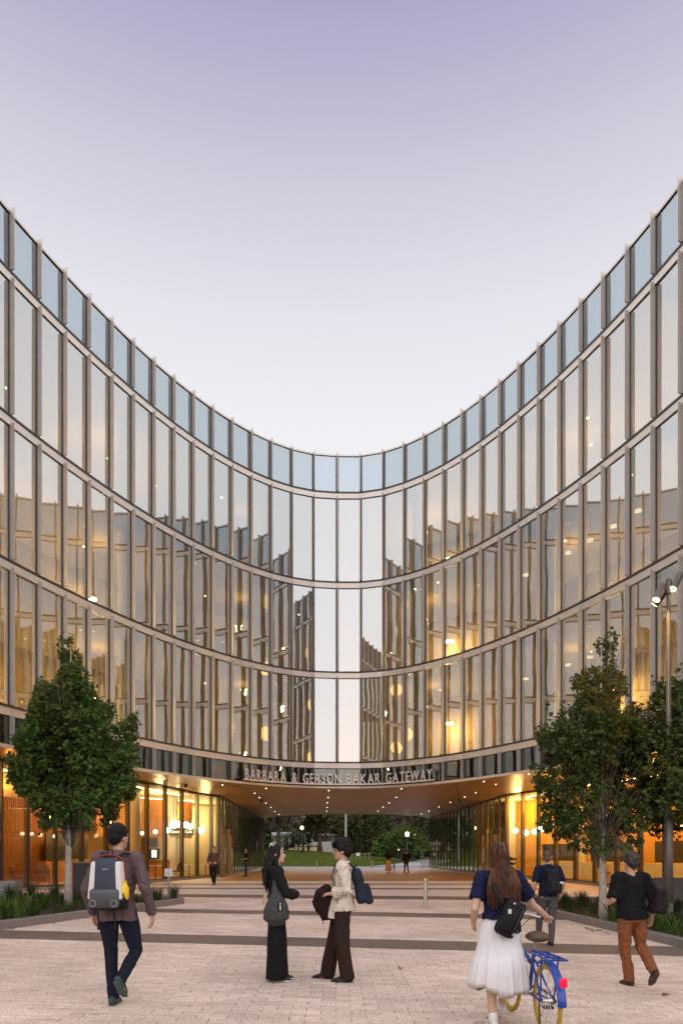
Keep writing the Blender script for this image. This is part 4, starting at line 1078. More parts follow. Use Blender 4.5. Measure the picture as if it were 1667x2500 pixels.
far_tree(-2.6, 108, [(0, 0, 6.8, 3.6, 2.2), (-2.6, 1, 5.2, 2.4, 1.6), (2.8, -1, 5.6, 2.6, 1.8), (0, 1, 9.4, 4.0, 2.2), (1.2, 0, 3.8, 1.8, 1.0)], lgA, 'large dark spreading tree in the middle behind the lawn', 33, tr=.34, fork=2.0)
far_tree(4.0, 112, [(0, 0, 5.6, 3.6, 2.6), (-2.6, 1, 8.2, 3.2, 2.2), (2.8, -1, 7.6, 3.0, 2.2), (0, 1, 2.8, 3.0, 2.0)], lgA, 'dark dense evergreen tree right of the tall mast', 34, tr=.3)
far_tree(8.9, 92, [(0, 0, 2.6, 1.6, .8), (-2.1, .4, 2.0, 1.3, .6), (2.2, -.3, 2.3, 1.3, .7), (.3, .2, 3.7, 1.2, .6), (-1.0, -.2, 3.2, 1.0, .5), (1.5, .3, 3.3, 1.0, .5), (-3.0, .2, 1.5, .9, .5)], lgC, 'bright green low spreading tree beside the path', 35, tr=.14, fork=1.0, dens=6.5)
far_tree(12.4, 118, [(0, 0, 7.2, 2.6, 3.6), (-.8, 1, 4.2, 2.2, 2.0), (.6, -1, 10.2, 2.2, 2.2)], lgB, 'tall grey bare-looking tree behind the path', 36, tr=.22, dens=2.6)
far_tree(16.2, 114, [(0, 0, 3.2, 2.6, 2.4), (0, 1, 6.6, 3.0, 2.6), (-1.2, -.6, 9.6, 2.6, 2.2), (1.8, 0, 5.2, 2.2, 2.0)], lgA, 'dark tree behind the two walkers and the pair of lamps', 37, tr=.28)
far_tree(17.2, 96, [(-.6, 0, 6.4, 2.0, 2.4), (.8, .4, 4.0, 1.8, 2.0), (.6, -.3, 8.6, 1.8, 1.8), (1.4, .2, 2.2, 1.4, 1.2)], lgC, 'yellow-green tree at the right side of the passage opening', 38, tr=.17, dens=4.0)
far_tree(22.5, 110, [(0, 0, 6, 4.2, 4.5), (-2.5, 1, 3, 2.5, 2.2), (3, 1, 8, 3, 3)], lgA, 'dark tree at far right beyond the passage', 39, tr=.3)
far_tree(-5.6, 116, [(0, 0, 2.2, 2.0, 1.5), (-2.4, .3, 1.8, 1.5, 1.3), (1.6, 0, 3.4, 1.8, 1.2)], lgA, 'dark shrubby tree in front of the white building', 45, tr=.12, fork=.8, dens=3.6)
far_tree(-20, 108, [(0, 0, 6, 4.5, 4.5), (3.0, -1, 3.2, 2.5, 2.2), (-3, 1, 8, 3, 3)], lgA, 'dark tree at far left beyond the passage', 40, tr=.3)
# a wooded mass far behind all of them
rw = random.Random(77); V = []; Fc = []
for k in range(46):
    x = rw.uniform(-60, 70); y = rw.uniform(136, 160); h = rw.uniform(7, 13)
    v, f = leaves_in([(Vector((x, y, h*.55)), (rw.uniform(3.5, 6), 3, h*.55))], 1.1, .8, rw, 8, 1.0, 0, .3); n = len(V); V += v; Fc += [tuple(i+n for i in q) for q in f]
pydata('distant_wood', V, Fc, lgA, kind='stuff')
rw2 = random.Random(78); V = []; Fc = []
for k in range(26):
    x = rw2.uniform(2, 26); y = rw2.uniform(112, 126); z = lawn_z(x, y)
    v, f = leaves_in([(Vector((x, y, z+.9)), (rw2.uniform(1.2, 2.2), 1.2, 1.1))], 4, .3, rw2, 8, .35, 0, .3); n = len(V); V += v; Fc += [tuple(i+n for i in q) for q in f]
pydata('undergrowth', V, Fc, lgA, kind='stuff')
# street trees and low buildings across the street behind the camera (seen only as reflections)
for k, (x, y, h) in enumerate(((-3.2, -24, 7.5), (3.6, -27, 6.0), (-15, -24, 8.5), (14, -25, 8.0), (25, -26, 8))):
    tree('street_tree', (x, y, -1.7), [((x, y, h*.45), (1.7, 1.7, h*.22)), ((x+.6, y, h*.68), (1.5, 1.5, h*.2)), ((x-.8, y+.4, h*.62), (1.3, 1.3, h*.18))], leafA, barkd, ('tree', 'smaller tree', 'tall tree', 'broad tree', 'farthest tree')[k]+' across the street behind the camera', .12, 2.2, 50+k, dens=9, L=.26, cl=8, spread=.3, kind=0)
# ================================================================ PEOPLE
skin_m = M('skin', (.48, .27, .19), rough=.55, var=.06, scale=12)
skin_l = M('skin_light', (.58, .36, .26), rough=.55, var=.06, scale=12)
skin_b = M('skin_brown', (.36, .20, .135), rough=.55, var=.06, scale=12)
hair_bk = M('hair_black', (.008, .006, .006), rough=.55, spec=.2, var=.4, scale=30, stretch=(3, 3, .25), bump=.5, bscale=70)
hair_br = M('hair_brown', (.055, .021, .010), rough=.55, spec=.2, var=.45, scale=30, stretch=(3, 3, .25), bump=.6, bscale=70)
def cloth(name, col, var=.10, rough=.85): return M(name, col, rough=rough, var=var, scale=25, bump=.15, bscale=350, spec=.15)
def V3(*a): return Vector(a)
def rbox(bm, c, s, bev, seg=3, rot=None, taper=1.0):
    """rounded box; taper narrows the top"""
    b2 = bmesh.new(); bmesh.ops.create_cube(b2, size=1)
    for v in b2.verts:
        f = taper if v.co.z > 0 else 1
        v.co = Vector((v.co.x*s[0]*f, v.co.y*s[1]*f, v.co.z*s[2]))
    bmesh.ops.bevel(b2, geom=b2.edges[:], offset=bev, segments=seg, affect='EDGES', profile=.5)
    m = {}
    for v in b2.verts: m[v] = bm.verts.new(Vector(c)+(rot @ v.co if rot is not None else v.co))
    for f in b2.faces: bm.faces.new([m[v] for v in f.verts])
    b2.free()

class Fig:
    def __init__(s, lab, x, y, heading, H, legs, arms, skin, vox=.0065, yaw=0, pitch=0, lean=0., twist=0., female=False, ):
        s.k = H/1.75; s.vox = vox; s.female = female
        s.legs = legs; s.arms = arms; s.lean = lean
        s.sh = {'L': V3(-.180 if not female else -.162, -.01+lean, 1.425), 'R': V3(.180 if not female else .162, -.01+lean, 1.425)}
        if twist:
            for q in s.sh: s.sh[q].y += twist*(1 if q == 'R' else -1)
        s.hip = {'L': V3(-.092, 0, .92), 'R': V3(.092, 0, .92)}
        s.rot = Matrix.Rotation(R_(yaw), 3, 'Z') @ Matrix.Rotation(R_(pitch), 3, 'X')
        s.pv = V3(0, lean*1.05, 1.53)
        s.o = None; s.loc = (x, y, gz(x, y)); s.head_ = heading
        s.body(skin, lab)
    def hp(s, p): return s.pv+s.rot @ (Vector(p)-V3(0, 0, 1.53))
    def fin(s, bm, name, m, smooth=3, fold=None, parent=None, vox=None, **kw):
        bmesh.ops.scale(bm, vec=(s.k, s.k, s.k), verts=bm.verts)
        return remesh(bm, name, vox or s.vox, smooth, m, parent if parent is not None else s.o, fold, **kw)
    def raw(s, bm, name, m, parent=None, smooth=True, **kw):
        bmesh.ops.scale(bm, vec=(s.k, s.k, s.k), verts=bm.verts)
        return obj(name, bm, m, parent if parent is not None else s.o, smooth, **kw)
    def arm_pts(s, q): return s.sh[q], Vector(s.arms[q][0]), Vector(s.arms[q][1])
    def foot(s, q):
        kn, an, yaw, pit = s.legs[q]; an = Vector(an)
        M_ = Matrix.Rotation(R_(-yaw if q == 'R' else yaw), 3, 'Z') @ Matrix.Rotation(R_(-pit), 3, 'X')
        return lambda u, z, x=0: an+M_ @ V3(x, u, z), M_ @ V3(1, 0, 0)
    def body(s, skin, lab):
        bm = bmesh.new(); l = s.lean; w = .90 if s.female else 1.
        tube(bm, [(0, 0, .915), (0, 0, .98), (0, l*.2, 1.09), (0, l*.5, 1.24), (0, l*.85, 1.37), (0, l, 1.44)], [.125, .150, .128*w, .148*w, .158*w, .105], flat=[.50, .60, .66, .64, .60, .62], side=(1, 0, 0), n=18)
        tube(bm, [(0, l-.012, 1.43), (0, l-.005, 1.50), s.hp((0, .0, 1.575))], [.062, .052, .050], n=14, side=(1, 0, 0))
        for q, sg in (('L', -1), ('R', 1)):
            a, e, wv = s.arm_pts(q)
            tube(bm, [V3(sg*.07, l-.01, 1.42), a], [.055, .052], n=12)
            tube(bm, [a, a.lerp(e, .5), e, e.lerp(wv, .35), wv], [.050, .043, .037, .038, .025], n=12, flat=.92)
            d, n = Vector(s.arms[q][2]).normalized(), Vector(s.arms[q][3]).normalized(); n = (n-d*n.dot(d)).normalized(); c = d.cross(n); curl = s.arms[q][4] if len(s.arms[q]) > 4 else .5
            th = s.arms[q][5] if len(s.arms[q]) > 5 else 1
            tube(bm, [wv, wv+d*.035, wv+d*.085], [.026, .038, .040], flat=[.8, .46, .40], side=c, n=12)
            for k, (o, L) in enumerate(((-.030, .060), (-.0105, .074), (.0105, .078), (.030, .070))):
                p = wv+d*.082+c*(o*th); d1 = (d+n*curl*.55+c*(o*th*1.6)).normalized(); d2 = (d+n*curl*1.5).normalized()
                tube(bm, [p-d*.02, p+d1*L*.5, p+d1*L*.5+d2*L*.5], [.0095, .0090, .0072], n=8)
            p = wv+d*.030+c*(.030*th); d1 = (d*.75+c*(.6*th)+n*.25).normalized()
            tube(bm, [p-c*(.012*th), p+d1*.035, p+d1*.035+(d*.85+c*(.15*th)+n*.3).normalized()*.030], [.013, .0115, .0085], n=8)
            kn = Vector(s.legs[q][0]); an = Vector(s.legs[q][1]); h = s.hip[q]
            tube(bm, [h, h.lerp(kn, .5), kn, kn.lerp(an, .3), an], [.085, .070, .052, .053, .036], n=14)
            P, sd = s.foot(q)
            tube(bm, [P(-.045, -.035), P(.03, -.03), P(.10, -.048), P(.155, -.060)], [.030, .036, .041, .030], flat=[.95, .95, .55, .42], side=sd, n=12)
        # head
        ell(bm, s.hp((0, -.008, 1.665)), (.074, .094, .098), s.rot, 20, 14)
        ell(bm, s.hp((0, .026, 1.605)), (.056, .068, .082), s.rot, 18, 12)
        ell(bm, s.hp((0, .070, 1.552)), (.032, .026, .024), s.rot, 12, 8)
        ell(bm, s.hp((0, .020, 1.575)), (.052, .055, .042), s.rot, 14, 10)
        tube(bm, [s.hp((0, .088, 1.658)), s.hp((0, .102, 1.632)), s.hp((0, .112, 1.616))], [.008, .011, .0145], n=8, flat=.9)
        ell(bm, s.hp((0, .092, 1.611)), (.019, .016, .010), s.rot, 10, 8)
        ell(bm, s.hp((0, .083, 1.672)), (.048, .016, .011), s.rot, 12, 8)
        ell(bm, s.hp((0, .090, 1.587)), (.023, .012, .0075), s.rot, 10, 8); ell(bm, s.hp((0, .088, 1.575)), (.021, .012, .008), s.rot, 10, 8)
        for sg in (-1, 1): ell(bm, s.hp((sg*.076, -.004, 1.628)), (.010, .020, .032), s.rot, 10, 8)
        bmesh.ops.scale(bm, vec=(s.k, s.k, s.k), verts=bm.verts)
        s.o = remesh(bm, 'person', s.vox, 2, skin, None, None, label=lab, cat='person')
        s.o.location = s.loc; s.o.rotation_euler = (0, 0, s.head_)
        if s.vox < .01:
            for sg in (-1, 1):
                bm = bmesh.new(); ell(bm, s.hp((sg*.030, .082, 1.645)), (.0125, .011, .008), s.rot, 10, 8); e = s.raw(bm, 'eye', M('eye_white', (.7, .66, .62), rough=.3, var=.02))
                bm = bmesh.new(); ell(bm, s.hp((sg*.030, .0895, 1.645)), (.0065, .005, .0065), s.rot, 8, 6); s.raw(bm, 'iris', M('eye_dark', (.015, .01, .008), rough=.2), e)
                bm = bmesh.new(); tube(bm, [s.hp((sg*.014, .097, 1.664)), s.hp((sg*.032, .094, 1.669)), s.hp((sg*.050, .082, 1.663))], [.004, .0045, .0025], n=6); s.raw(bm, 'eyebrow', hair_bk)
            bm = bmesh.new(); tube(bm, [s.hp((-.022, .093, 1.581)), s.hp((0, .1025, 1.583)), s.hp((.022, .093, 1.581))], [.003, .0075, .003], n=8, flat=.8); s.raw(bm, 'lips', M('lips', (.42, .16, .13), rough=.5, var=.05))
    def shirt(s, m, hem=.84, sleeve=1.0, loose=.016, flare=0., name='shirt', fold=(.009, 9, .55, 1), collar=None, cuff=None, open_=0, sl=.016):
        bm = bmesh.new(); l = s.lean; w = .92 if s.female else 1.; g = loose
        zs = [hem, hem+.10, 1.09, 1.24, 1.37, 1.445]; R0 = [.158+flare, .160+flare*.7, .140*w, .152*w, .164*w, .115]
        tube(bm, [(0, l*.0, hem+.03)]+[(0, l*clamp01((z-.95)/.5), z) for z in zs[1:]], [r+g for r in R0], flat=[.72, .70, .74, .70, .64, .66], side=(1, 0, 0), n=24, round_end=False)
        tube(bm, [(0, l, 1.44), (0, l-.006, 1.478)], [.100, .066], n=18, side=(1, 0, 0), flat=.9, round_end=False)
        for q, sg in (('L', -1), ('R', 1)):
            a, e, wv = s.arm_pts(q)
            tube(bm, [V3(sg*.06, l-.01, 1.412), a], [.068+g*.5, .058+g], n=14)
            P = [a, a.lerp(e, .5), e, e.lerp(wv, .4), e.lerp(wv, .93)]; Rr = [.056+sl, .050+sl, .046+sl, .044+sl, .034+sl]
            if sleeve < 1: 
                t = sleeve*2
                if t <= 1: P = [a, a.lerp(e, t*.5), a.lerp(e, t)]; Rr = [.058+sl, .056+sl, .058+sl]
                else: P = [a, a.lerp(e, .5), e, e.lerp(wv, t-1)]; Rr = [.056+sl, .050+sl, .046+sl, .043+sl]
            tube(bm, P, Rr, n=14, flat=.95, round_end=(sleeve >= 1))
        o = s.fin(bm, name, m, 3, fold)
        if collar:
            bm = bmesh.new(); n = 22; ring = []
            for k in range(n+1):
                a = -math.pi*.42+(2*math.pi-math.pi*.16)*k/n+math.pi*.58-math.pi/2+math.pi
                ring.append(a)
            vs_ = []
            for k in range(n+1):
                a = R_(112)+R_(316)*k/n          # open at the front
                c, sn = math.cos(a), math.sin(a); f = abs(k/n-.5)*2
                for (r, z) in ((.060, 1.475-.012*f), (.066, 1.520-.030*f), (.074, 1.522-.032*f), (.098+.012*f, 1.468-.05*f)):
                    vs_.append(bm.verts.new((r*c, l-.008+r*.98*sn, z)))
            for k in range(n):
                for j in range(3):
                    bm.faces.new((vs_[k*4+j], vs_[k*4+j+1], vs_[(k+1)*4+j+1], vs_[(k+1)*4+j]))
            s.raw(bm, 'collar', collar if collar is not True else m, o)
        return o
    def pants(s, m, top=1.03, thigh=.016, knee=.018, hem=.02, name='trousers', fold=(.008, 8, .45, 2), short=.02):
        bm = bmesh.new()
        tube(bm, [(0, 0, .845), (0, 0, .95), (0, s.lean*.1, top)], [.152+thigh*.6, .160+thigh*.4, .142+thigh*.3], flat=[.70, .68, .70], side=(1, 0, 0), n=22, round_end=False)
        for q in 'LR':
            kn = Vector(s.legs[q][0]); an = Vector(s.legs[q][1]); h = s.hip[q]; P, sd = s.foot(q)
            e = an+(an-kn).normalized()*(-.0+.035-short)
            tube(bm, [h, h.lerp(kn, .5), kn, kn.lerp(an, .45), e], [.088+thigh, .074+(thigh+knee)/2, .054+knee, .050+(knee+hem)/2, .046+hem], n=18, round_end=False)
        return s.fin(bm, name, m, 3, fold)
    def shoes(s, m, sole, name='shoe', h=.0, sm=.95):
        for q in 'LR':
            P, sd = s.foot(q); bm = bmesh.new()
            tube(bm, [P(-.052, -.030), P(0, -.018), P(.06, -.028), P(.125, -.044), P(.185, -.054)], [.036, .040, .043, .047, .033], flat=[1.0, 1.15, .85, .52, .42], side=sd, n=16)
            tube(bm, [P(-.01, .005), P(-.005, .035+h)], [.042, .041], n=14)
            o = s.fin(bm, name, m, 2, None, vox=max(.006, s.vox*.9))
            bm = bmesh.new(); tube(bm, [P(-.062, -.068), P(0, -.068), P(.07, -.068), P(.135, -.068), P(.20, -.066)], [.034, .039, .040, .050, .030], flat=[.26]*5, side=sd, n=14)
            s.raw(bm, 'sole', sole, o)
    def short_hair(s, m, vol=.0, back=.0, fringe=0., fold=(.004, 26, .5, 3), line=1.60):
        bm = bmesh.new()
        ell(bm, s.hp((0, -.022, 1.688+vol*.5)), (.079+vol, .093+vol, .088+vol), s.rot, 22, 14)
        ell(bm, s.hp((0, -.050, 1.640)), (.070+vol*.8, .064+vol, .078), s.rot, 18, 12)
        ell(bm, s.hp((0, -.074, 1.600+.0)), (.052, .034, .045+back), s.rot, 14, 10)
        for sg in (-1, 1): ell(bm, s.hp((sg*(.066+vol*.5), -.006, 1.668)), (.016+vol*.6, .046, .044), s.rot, 12, 8)
        if fringe:
            for k in range(7):
                x = -.055+k*.018; tube(bm, [s.hp((x, .040, 1.748+vol)), s.hp((x*1.1, .088+vol*.7, 1.722+vol*.4)), s.hp((x*1.15, .098+vol*.3, 1.722-fringe))], [.026, .021, .008], n=8)
        return s.fin(bm, 'hair', m, 3, fold, vox=max(.006, s.vox*.85))
    def long_hair(s, m, zend, wide=.10, backx=.0, fold=(.010, 16, .16, 4), wisps=9, seed=1, dep=1.0, face=.0):
        bm = bmesh.new(); rnd = random.Random(seed)
        ell(bm, s.hp((0, -.024, 1.684)), (.083, .096, .093), s.rot, 22, 14)
        for sg in (-1, 1): ell(bm, s.hp((sg*.068, .004, 1.650)), (.022, .054, .080), s.rot, 12, 10)
        tube(bm, [s.hp((0, -.045, 1.68)), s.hp((0, -.070, 1.58)), V3(backx, s.lean-.095, 1.46), V3(backx, s.lean-.125, 1.36), V3(backx, s.lean-.13, lerp(1.36, zend, .6)), V3(backx, s.lean-.12, zend+.06)],
             [.080, .090, wide*1.05, wide*1.1, wide, wide*.72], flat=[.8, .62*dep, .46*dep, .36*dep, .32*dep, .30*dep], side=(1, 0, 0), n=18)
        for k in range(wisps):
            x = backx-wide+2*wide*k/(wisps-1)+rnd.uniform(-.01, .01); ze = zend+rnd.uniform(-.03, .07); w = rnd.uniform(-.02, .02)
            tube(bm, [V3(x*.75, s.lean-.10, 1.50), V3(x*1.05, s.lean-.135, 1.36), V3(x+w, s.lean-.142, lerp(1.36, ze, .55)), V3(x+w*.4, s.lean-.125, ze)], [.024, .024, .021, .007], n=8)
        if face:
            for sg in (-1, 1):
                tube(bm, [s.hp((sg*.05, .05, 1.735)), s.hp((sg*.080, .030, 1.66)), s.hp((sg*.084, .0, 1.57)), V3(sg*.095, s.lean+.012, 1.46), V3(sg*.10, s.lean+.03, 1.38)], [.020, .024, .026, .028, .010], n=10)
        return s.fin(bm, 'hair', m, 1, fold, vox=max(.0062, s.vox*.85))
    def strands(s, m, zend, wide, backx, seed, n=34):
        rnd = random.Random(seed); bm = bmesh.new()
        for k in range(n):
            x = backx+wide*rnd.uniform(-1.12, 1.12); ze = zend+rnd.uniform(-.05, .18); b = rnd.uniform(-.158, -.135); w = rnd.uniform(-.03, .03)
            tube(bm, [V3(x*.7, s.lean-.125, 1.52), V3(x+w*.3, s.lean+b, 1.40), V3(x+w, s.lean+b-.006, lerp(1.40, ze, .5)), V3(x-w*.3, s.lean+b+.004, lerp(1.40, ze, .8)), V3(x+w*1.2, s.lean+b+.012, ze)], [.004, .007, .006, .005, .002], n=5, round_end=False)
        for k in range(n//2):
            a = rnd.uniform(-2.6, -.5); r = .086
            tube(bm, [s.hp((.02*math.cos(a), -.02, 1.775)), s.hp((r*.75*math.cos(a), -.02+.075*math.sin(a), 1.75)), s.hp((r*1.02*math.cos(a), -.02+.10*math.sin(a), 1.68)), s.hp((r*1.02*math.cos(a), -.02+.10*math.sin(a), 1.57))], [.003, .006, .007, .003], n=5, round_end=False)
        s.raw(bm, 'loose_strands', m, kind='stuff')
    def bag(s, name, lab):
        """an empty at the person's place so that the bag is built in the wearer's coordinates but stays a thing of its own"""
        t = empty(name, s.loc, s.head_, label=lab, cat='bag'); t.scale = (s.k, s.k, s.k); return t

def strap(bm, pts, w, t, side): tube(bm, pts, w, flat=t/w, side=side, n=8)
blk = cloth('black_cloth', (.012, .011, .012)); navy = cloth('navy_cloth', (.012, .016, .045)); rub = M('white_rubber', (.7, .68, .65), rough=.6)
soleb = M('black_sole', (.012, .012, .012), rough=.7); nylon = M('black_nylon', (.010, .009, .010), rough=.6, spec=.2, var=.2, bump=.15, bscale=200)
down = ((0, 0, -1))

# --- man walking away, left foreground
D = 6.95; X = px(287, D)
p = Fig('man walking away at left in a plum-brown jacket, navy trousers and green shoes', X, D, R_(-3), 1.83,
        {'L': ((-.075, .030, .50), (-.040, .0, .078), 5, 0), 'R': ((.165, .06, .52), (.105, -.20, .285), 2, 42)},
        {'L': ((-.290, -.045, 1.13), (-.285, .11, .90), (-.05, .25, -1), (1, .1, 0), .5, -1), 'R': ((.305, -.065, 1.135), (.335, .025, .895), (.03, .12, -1), (-1, .1, 0), .55, 1)}, skin_m, yaw=-24, pitch=-3, lean=.03)
p.shirt(cloth('plum_jacket', (.115, .078, .078)), hem=.80, loose=.026, flare=.018, name='jacket', fold=(.016, 7, .6, 1), collar=True, sl=.016)
p.pants(cloth('navy_trousers', (.011, .012, .024)), knee=.012, hem=.010, thigh=.012)
gs = M('green_shoe', (.022, .052, .046), rough=.6, var=.1); p.shoes(gs, M('green_sole', (.05, .085, .075), rough=.7))
p.short_hair(hair_bk, vol=.006)
t = p.bag('backpack', 'navy backpack with white side panels, grey pocket and red piping on the left man')
bm = bmesh.new(); rbox(bm, (0, -.235, 1.20), (.27, .17, .47), .05, 3, taper=.88); obj('main_body', bm, M('navy_nylon', (.022, .030, .055), rough=.6, var=.12, bump=.15, bscale=250), t, True)
for sg in (-1, 1):
    bm = bmesh.new(); rbox(bm, (sg*.125, -.250, 1.225), (.062, .155, .36), .022, 3, rot=Matrix.Rotation(R_(sg*-4), 3, 'Y'), taper=.8); obj('side_panel', bm, M('white_canvas', (.66, .62, .58), rough=.8, var=.05), t, True)
    bm = bmesh.new(); tube(bm, [(sg*.06, -.135, 1.44), (sg*.105, -.10, 1.485), (sg*.135, .02, 1.475), (sg*.130, .115, 1.38)], .024, flat=.35, side=(1, 0, 0), n=10); obj('shoulder_strap', bm, nylon, t, True)
    bm = bmesh.new(); tube(bm, [(sg*.075, -.30, .975), (sg*.078, -.27, .86), (sg*.08, -.262, .80)], .009, flat=.3, n=6); tube(bm, [(sg*.08, -.262, .81), (sg*.081, -.262, .765)], .012, flat=.4, n=6); obj('dangling_strap', bm, nylon, t, True)
    bm = bmesh.new(); tube(bm, [(sg*.10+.03*math.cos(a), -.352, 1.015+.03*math.sin(a)) for a in [R_(k*40) for k in range(10)]], .008, n=6); obj('lash_loop', bm, M('grey_webbing', (.16, .16, .16), rough=.7), t, True)
bm = bmesh.new(); rbox(bm, (0, -.300, 1.06), (.285, .10, .185), .035, 3); obj('front_pocket', bm, M('grey_coated', (.055, .058, .060), rough=.42, var=.12), t, True)
bm = bmesh.new(); rbox(bm, (0, -.245, .985), (.26, .16, .075), .03, 3); obj('base_panel', bm, nylon, t, True)
bm = bmesh.new(); tube(bm, [(-.155, -.20, 1.30), (-.125, -.20, 1.43), (-.05, -.205, 1.465), (.05, -.205, 1.465), (.125, -.20, 1.43), (.158, -.20, 1.30), (.160, -.20, 1.14)], .0105, n=8); obj('red_piping', bm, M('red_webbing', (.20, .025, .018), rough=.7), t, True)
bm = bmesh.new(); tube(bm, [(-.035, -.18, 1.455), (-.02, -.19, 1.51), (.02, -.19, 1.51), (.035, -.18, 1.455)], .009, n=8); obj('grab_loop', bm, nylon, t, True)
bm = bmesh.new(); box(bm, -.02, .03, -.3232, -.321, 1.332, 1.336); obj('brand_mark', bm, white_cab, t)
bm = bmesh.new(); rbox(bm, (.160, -.255, 1.04), (.06, .10, .17), .02, 3); obj('bottle_pocket', bm, nylon, t, True)
b_ = empty('water_bottle', p.loc, p.head_, label='round yellow bottle in the side pocket of the left backpack', cat='bottle'); b_.scale = (p.k,)*3
bm = bmesh.new(); tube(bm, [(.165, -.26, 1.08), (.165, -.26, 1.155), (.165, -.26, 1.185)], [.045, .045, .030], n=18); obj('bottle_body', bm, M('yellow_plastic', (.80, .50, .01), rough=.35, var=.04), b_, True)
bm = bmesh.new(); tube(bm, [(.165, -.26, 1.20), (.165, -.26, 1.222)], .026, n=14, round_end=False); obj('bottle_cap', bm, M('yellow_plastic', (.80, .50, .01)), b_, False)

# --- woman in black, standing, facing right
D = 8.5; X = px(675, D)
p = Fig('woman in black standing in profile with long black hair and arms crossed', X, D, R_(-84), 1.68,
        {'L': ((-.085, .02, .50), (-.085, .03, .076), 6, 0), 'R': ((.080, .0, .50), (.075, -.005, .076), 4, 0)},
        {'L': ((-.215, .10, 1.14), (-.015, .235, 1.105), (1, .1, .1), (0, -1, 0), .7, 1), 'R': ((.215, .135, 1.135), (.035, .25, 1.13), (-1, .05, .1), (0, -1, 0), .7, -1)}, skin_l, yaw=-2, pitch=1, female=True)
jk = p.shirt(blk, hem=.83, loose=.022, flare=.010, name='jacket', fold=(.015, 10, .8, 11), sl=.026)
bm = bmesh.new(); tube(bm, [(-.10, -.05, 1.475), (-.085, -.115, 1.45), (0, -.150, 1.43), (.085, -.115, 1.45), (.10, -.05, 1.475)], [.030, .045, .055, .045, .030], n=12, flat=.9); p.fin(bm, 'hood', blk, 3, (.008, 14, 1, 5), parent=jk)
p.pants(cloth('black_trousers', (.010, .009, .010)), thigh=.020, knee=.062, hem=.088, top=1.05, fold=(.012, 9, .22, 12), short=-.012)
p.shoes(M('black_sneaker', (.014, .013, .014), rough=.6), rub)
p.long_hair(hair_bk, 1.18, wide=.095, seed=3, face=1, dep=1.7)
bm = bmesh.new(); tube(bm, [p.hp((.03, -.075, 1.785)), p.hp((.055, -.055, 1.775)), p.hp((.075, -.035, 1.755))], .006, n=6); tube(bm, [p.hp((.045, -.062, 1.785)), p.hp((.070, -.085, 1.745))], .005, n=6); p.raw(bm, 'hair_clip', M('pearl_clip', (.75, .72, .68), rough=.3))
bm = bmesh.new(); ell(bm, p.hp((.088, .006, 1.60)), (.006, .006, .008), n=8, m=6); p.raw(bm, 'earring', M('pearl_clip', (.75, .72, .68)))
t = p.bag('tote_bag', 'slouchy dark grey shoulder bag hanging at the standing woman’s side')
gb = M('grey_nylon', (.036, .034, .036), rough=.55, spec=.3, var=.15, bump=.2, bscale=60)
bm = bmesh.new()
rings = [((.235, .0, .775), .110, .50), ((.245, -.005, .83), .168, .40), ((.245, -.005, .93), .160, .36), ((.240, .0, 1.02), .135, .32), ((.232, .0, 1.10), .100, .30), ((.222, -.01, 1.16), .058, .34), ((.205, -.02, 1.24), .034, .38), ((.175, -.025, 1.37), .028, .4)]
tube(bm, [r[0] for r in rings], [r[1] for r in rings], flat=[r[2] for r in rings], side=(0, 1, 0), n=26)
remesh(bm, 'bag_body', .006, 2, gb, t, (.010, 16, .25, 6))
bm = bmesh.new(); tube(bm, [(.175, -.03, 1.36), (.13, -.03, 1.455), (.075, -.02, 1.485)], [.030, .030, .028], flat=.35, side=(0, 1, 0), n=10); tube(bm, [(.240, .085, 1.05), (.215, .04, 1.17), (.185, -.01, 1.33), (.13, -.02, 1.46)], [.026, .022, .018, .018], flat=.4, side=(0, 1, 0), n=10); obj('shoulder_strap', bm, gb, t, True)
bm = bmesh.new(); rbox(bm, (.309, .040, .985), (.006, .045, .115), .002, 1); obj('label_patch', bm, nylon, t)
bm = bmesh.new()
for k, h in enumerate((.014, .017, .012, .012, .015)): box(bm, .3125, .3140, .034, .050, .940+k*.019, .940+k*.019+h)
obj('label_print', bm, white_cab, t, kind='stuff')

# --- man in cream overshirt, standing, facing left
D = 8.62; X = px(836, D)
p = Fig('man with glasses standing in profile in a cream overshirt and dark brown trousers', X, D, R_(86), 1.755,
        {'R': ((.095, .115, .50), (.10, .195, .078), 3, 0), 'L': ((-.095, .0, .50), (-.10, -.065, .078), 5, 0)},
        {'L': ((-.245, -.075, 1.155), (-.165, .150, 1.10), (.75, .75, .05), (.3, -.3, -1), .6, 1), 'R': ((.235, .03, 1.13), (.045, .225, 1.04), (-1, .15, 0), (0, -.3, -1), .6, -1)}, skin_m, yaw=4, pitch=-4)
bm = bmesh.new(); tube(bm, [(0, 0, 1.30), (0, 0, 1.40), (0, -.004, 1.487)], [.15, .14, .064], flat=.66, side=(1, 0, 0), n=16); p.fin(bm, 'undershirt', cloth('dark_tee', (.015, .014, .016)), 2)
cream = cloth('cream_cotton', (.60, .52, .43), var=.06)
sh = p.shirt(cream, hem=.86, sleeve=.80, loose=.034, flare=.022, name='overshirt', fold=(.020, 8, .7, 21), collar=True, sl=.030)
bm = bmesh.new(); a, e, wv = p.arm_pts('L'); q = e.lerp(wv, .62); tube(bm, [q-(wv-e)*.10, q+(wv-e)*.14], [.078, .074], n=16, round_end=False); a, e, wv = p.arm_pts('R'); q = e.lerp(wv, .62); tube(bm, [q-(wv-e)*.10, q+(wv-e)*.14], [.074, .070], n=16, round_end=False); p.fin(bm, 'rolled_cuff', cream, 2, (.008, 18, 1, 3), parent=sh)
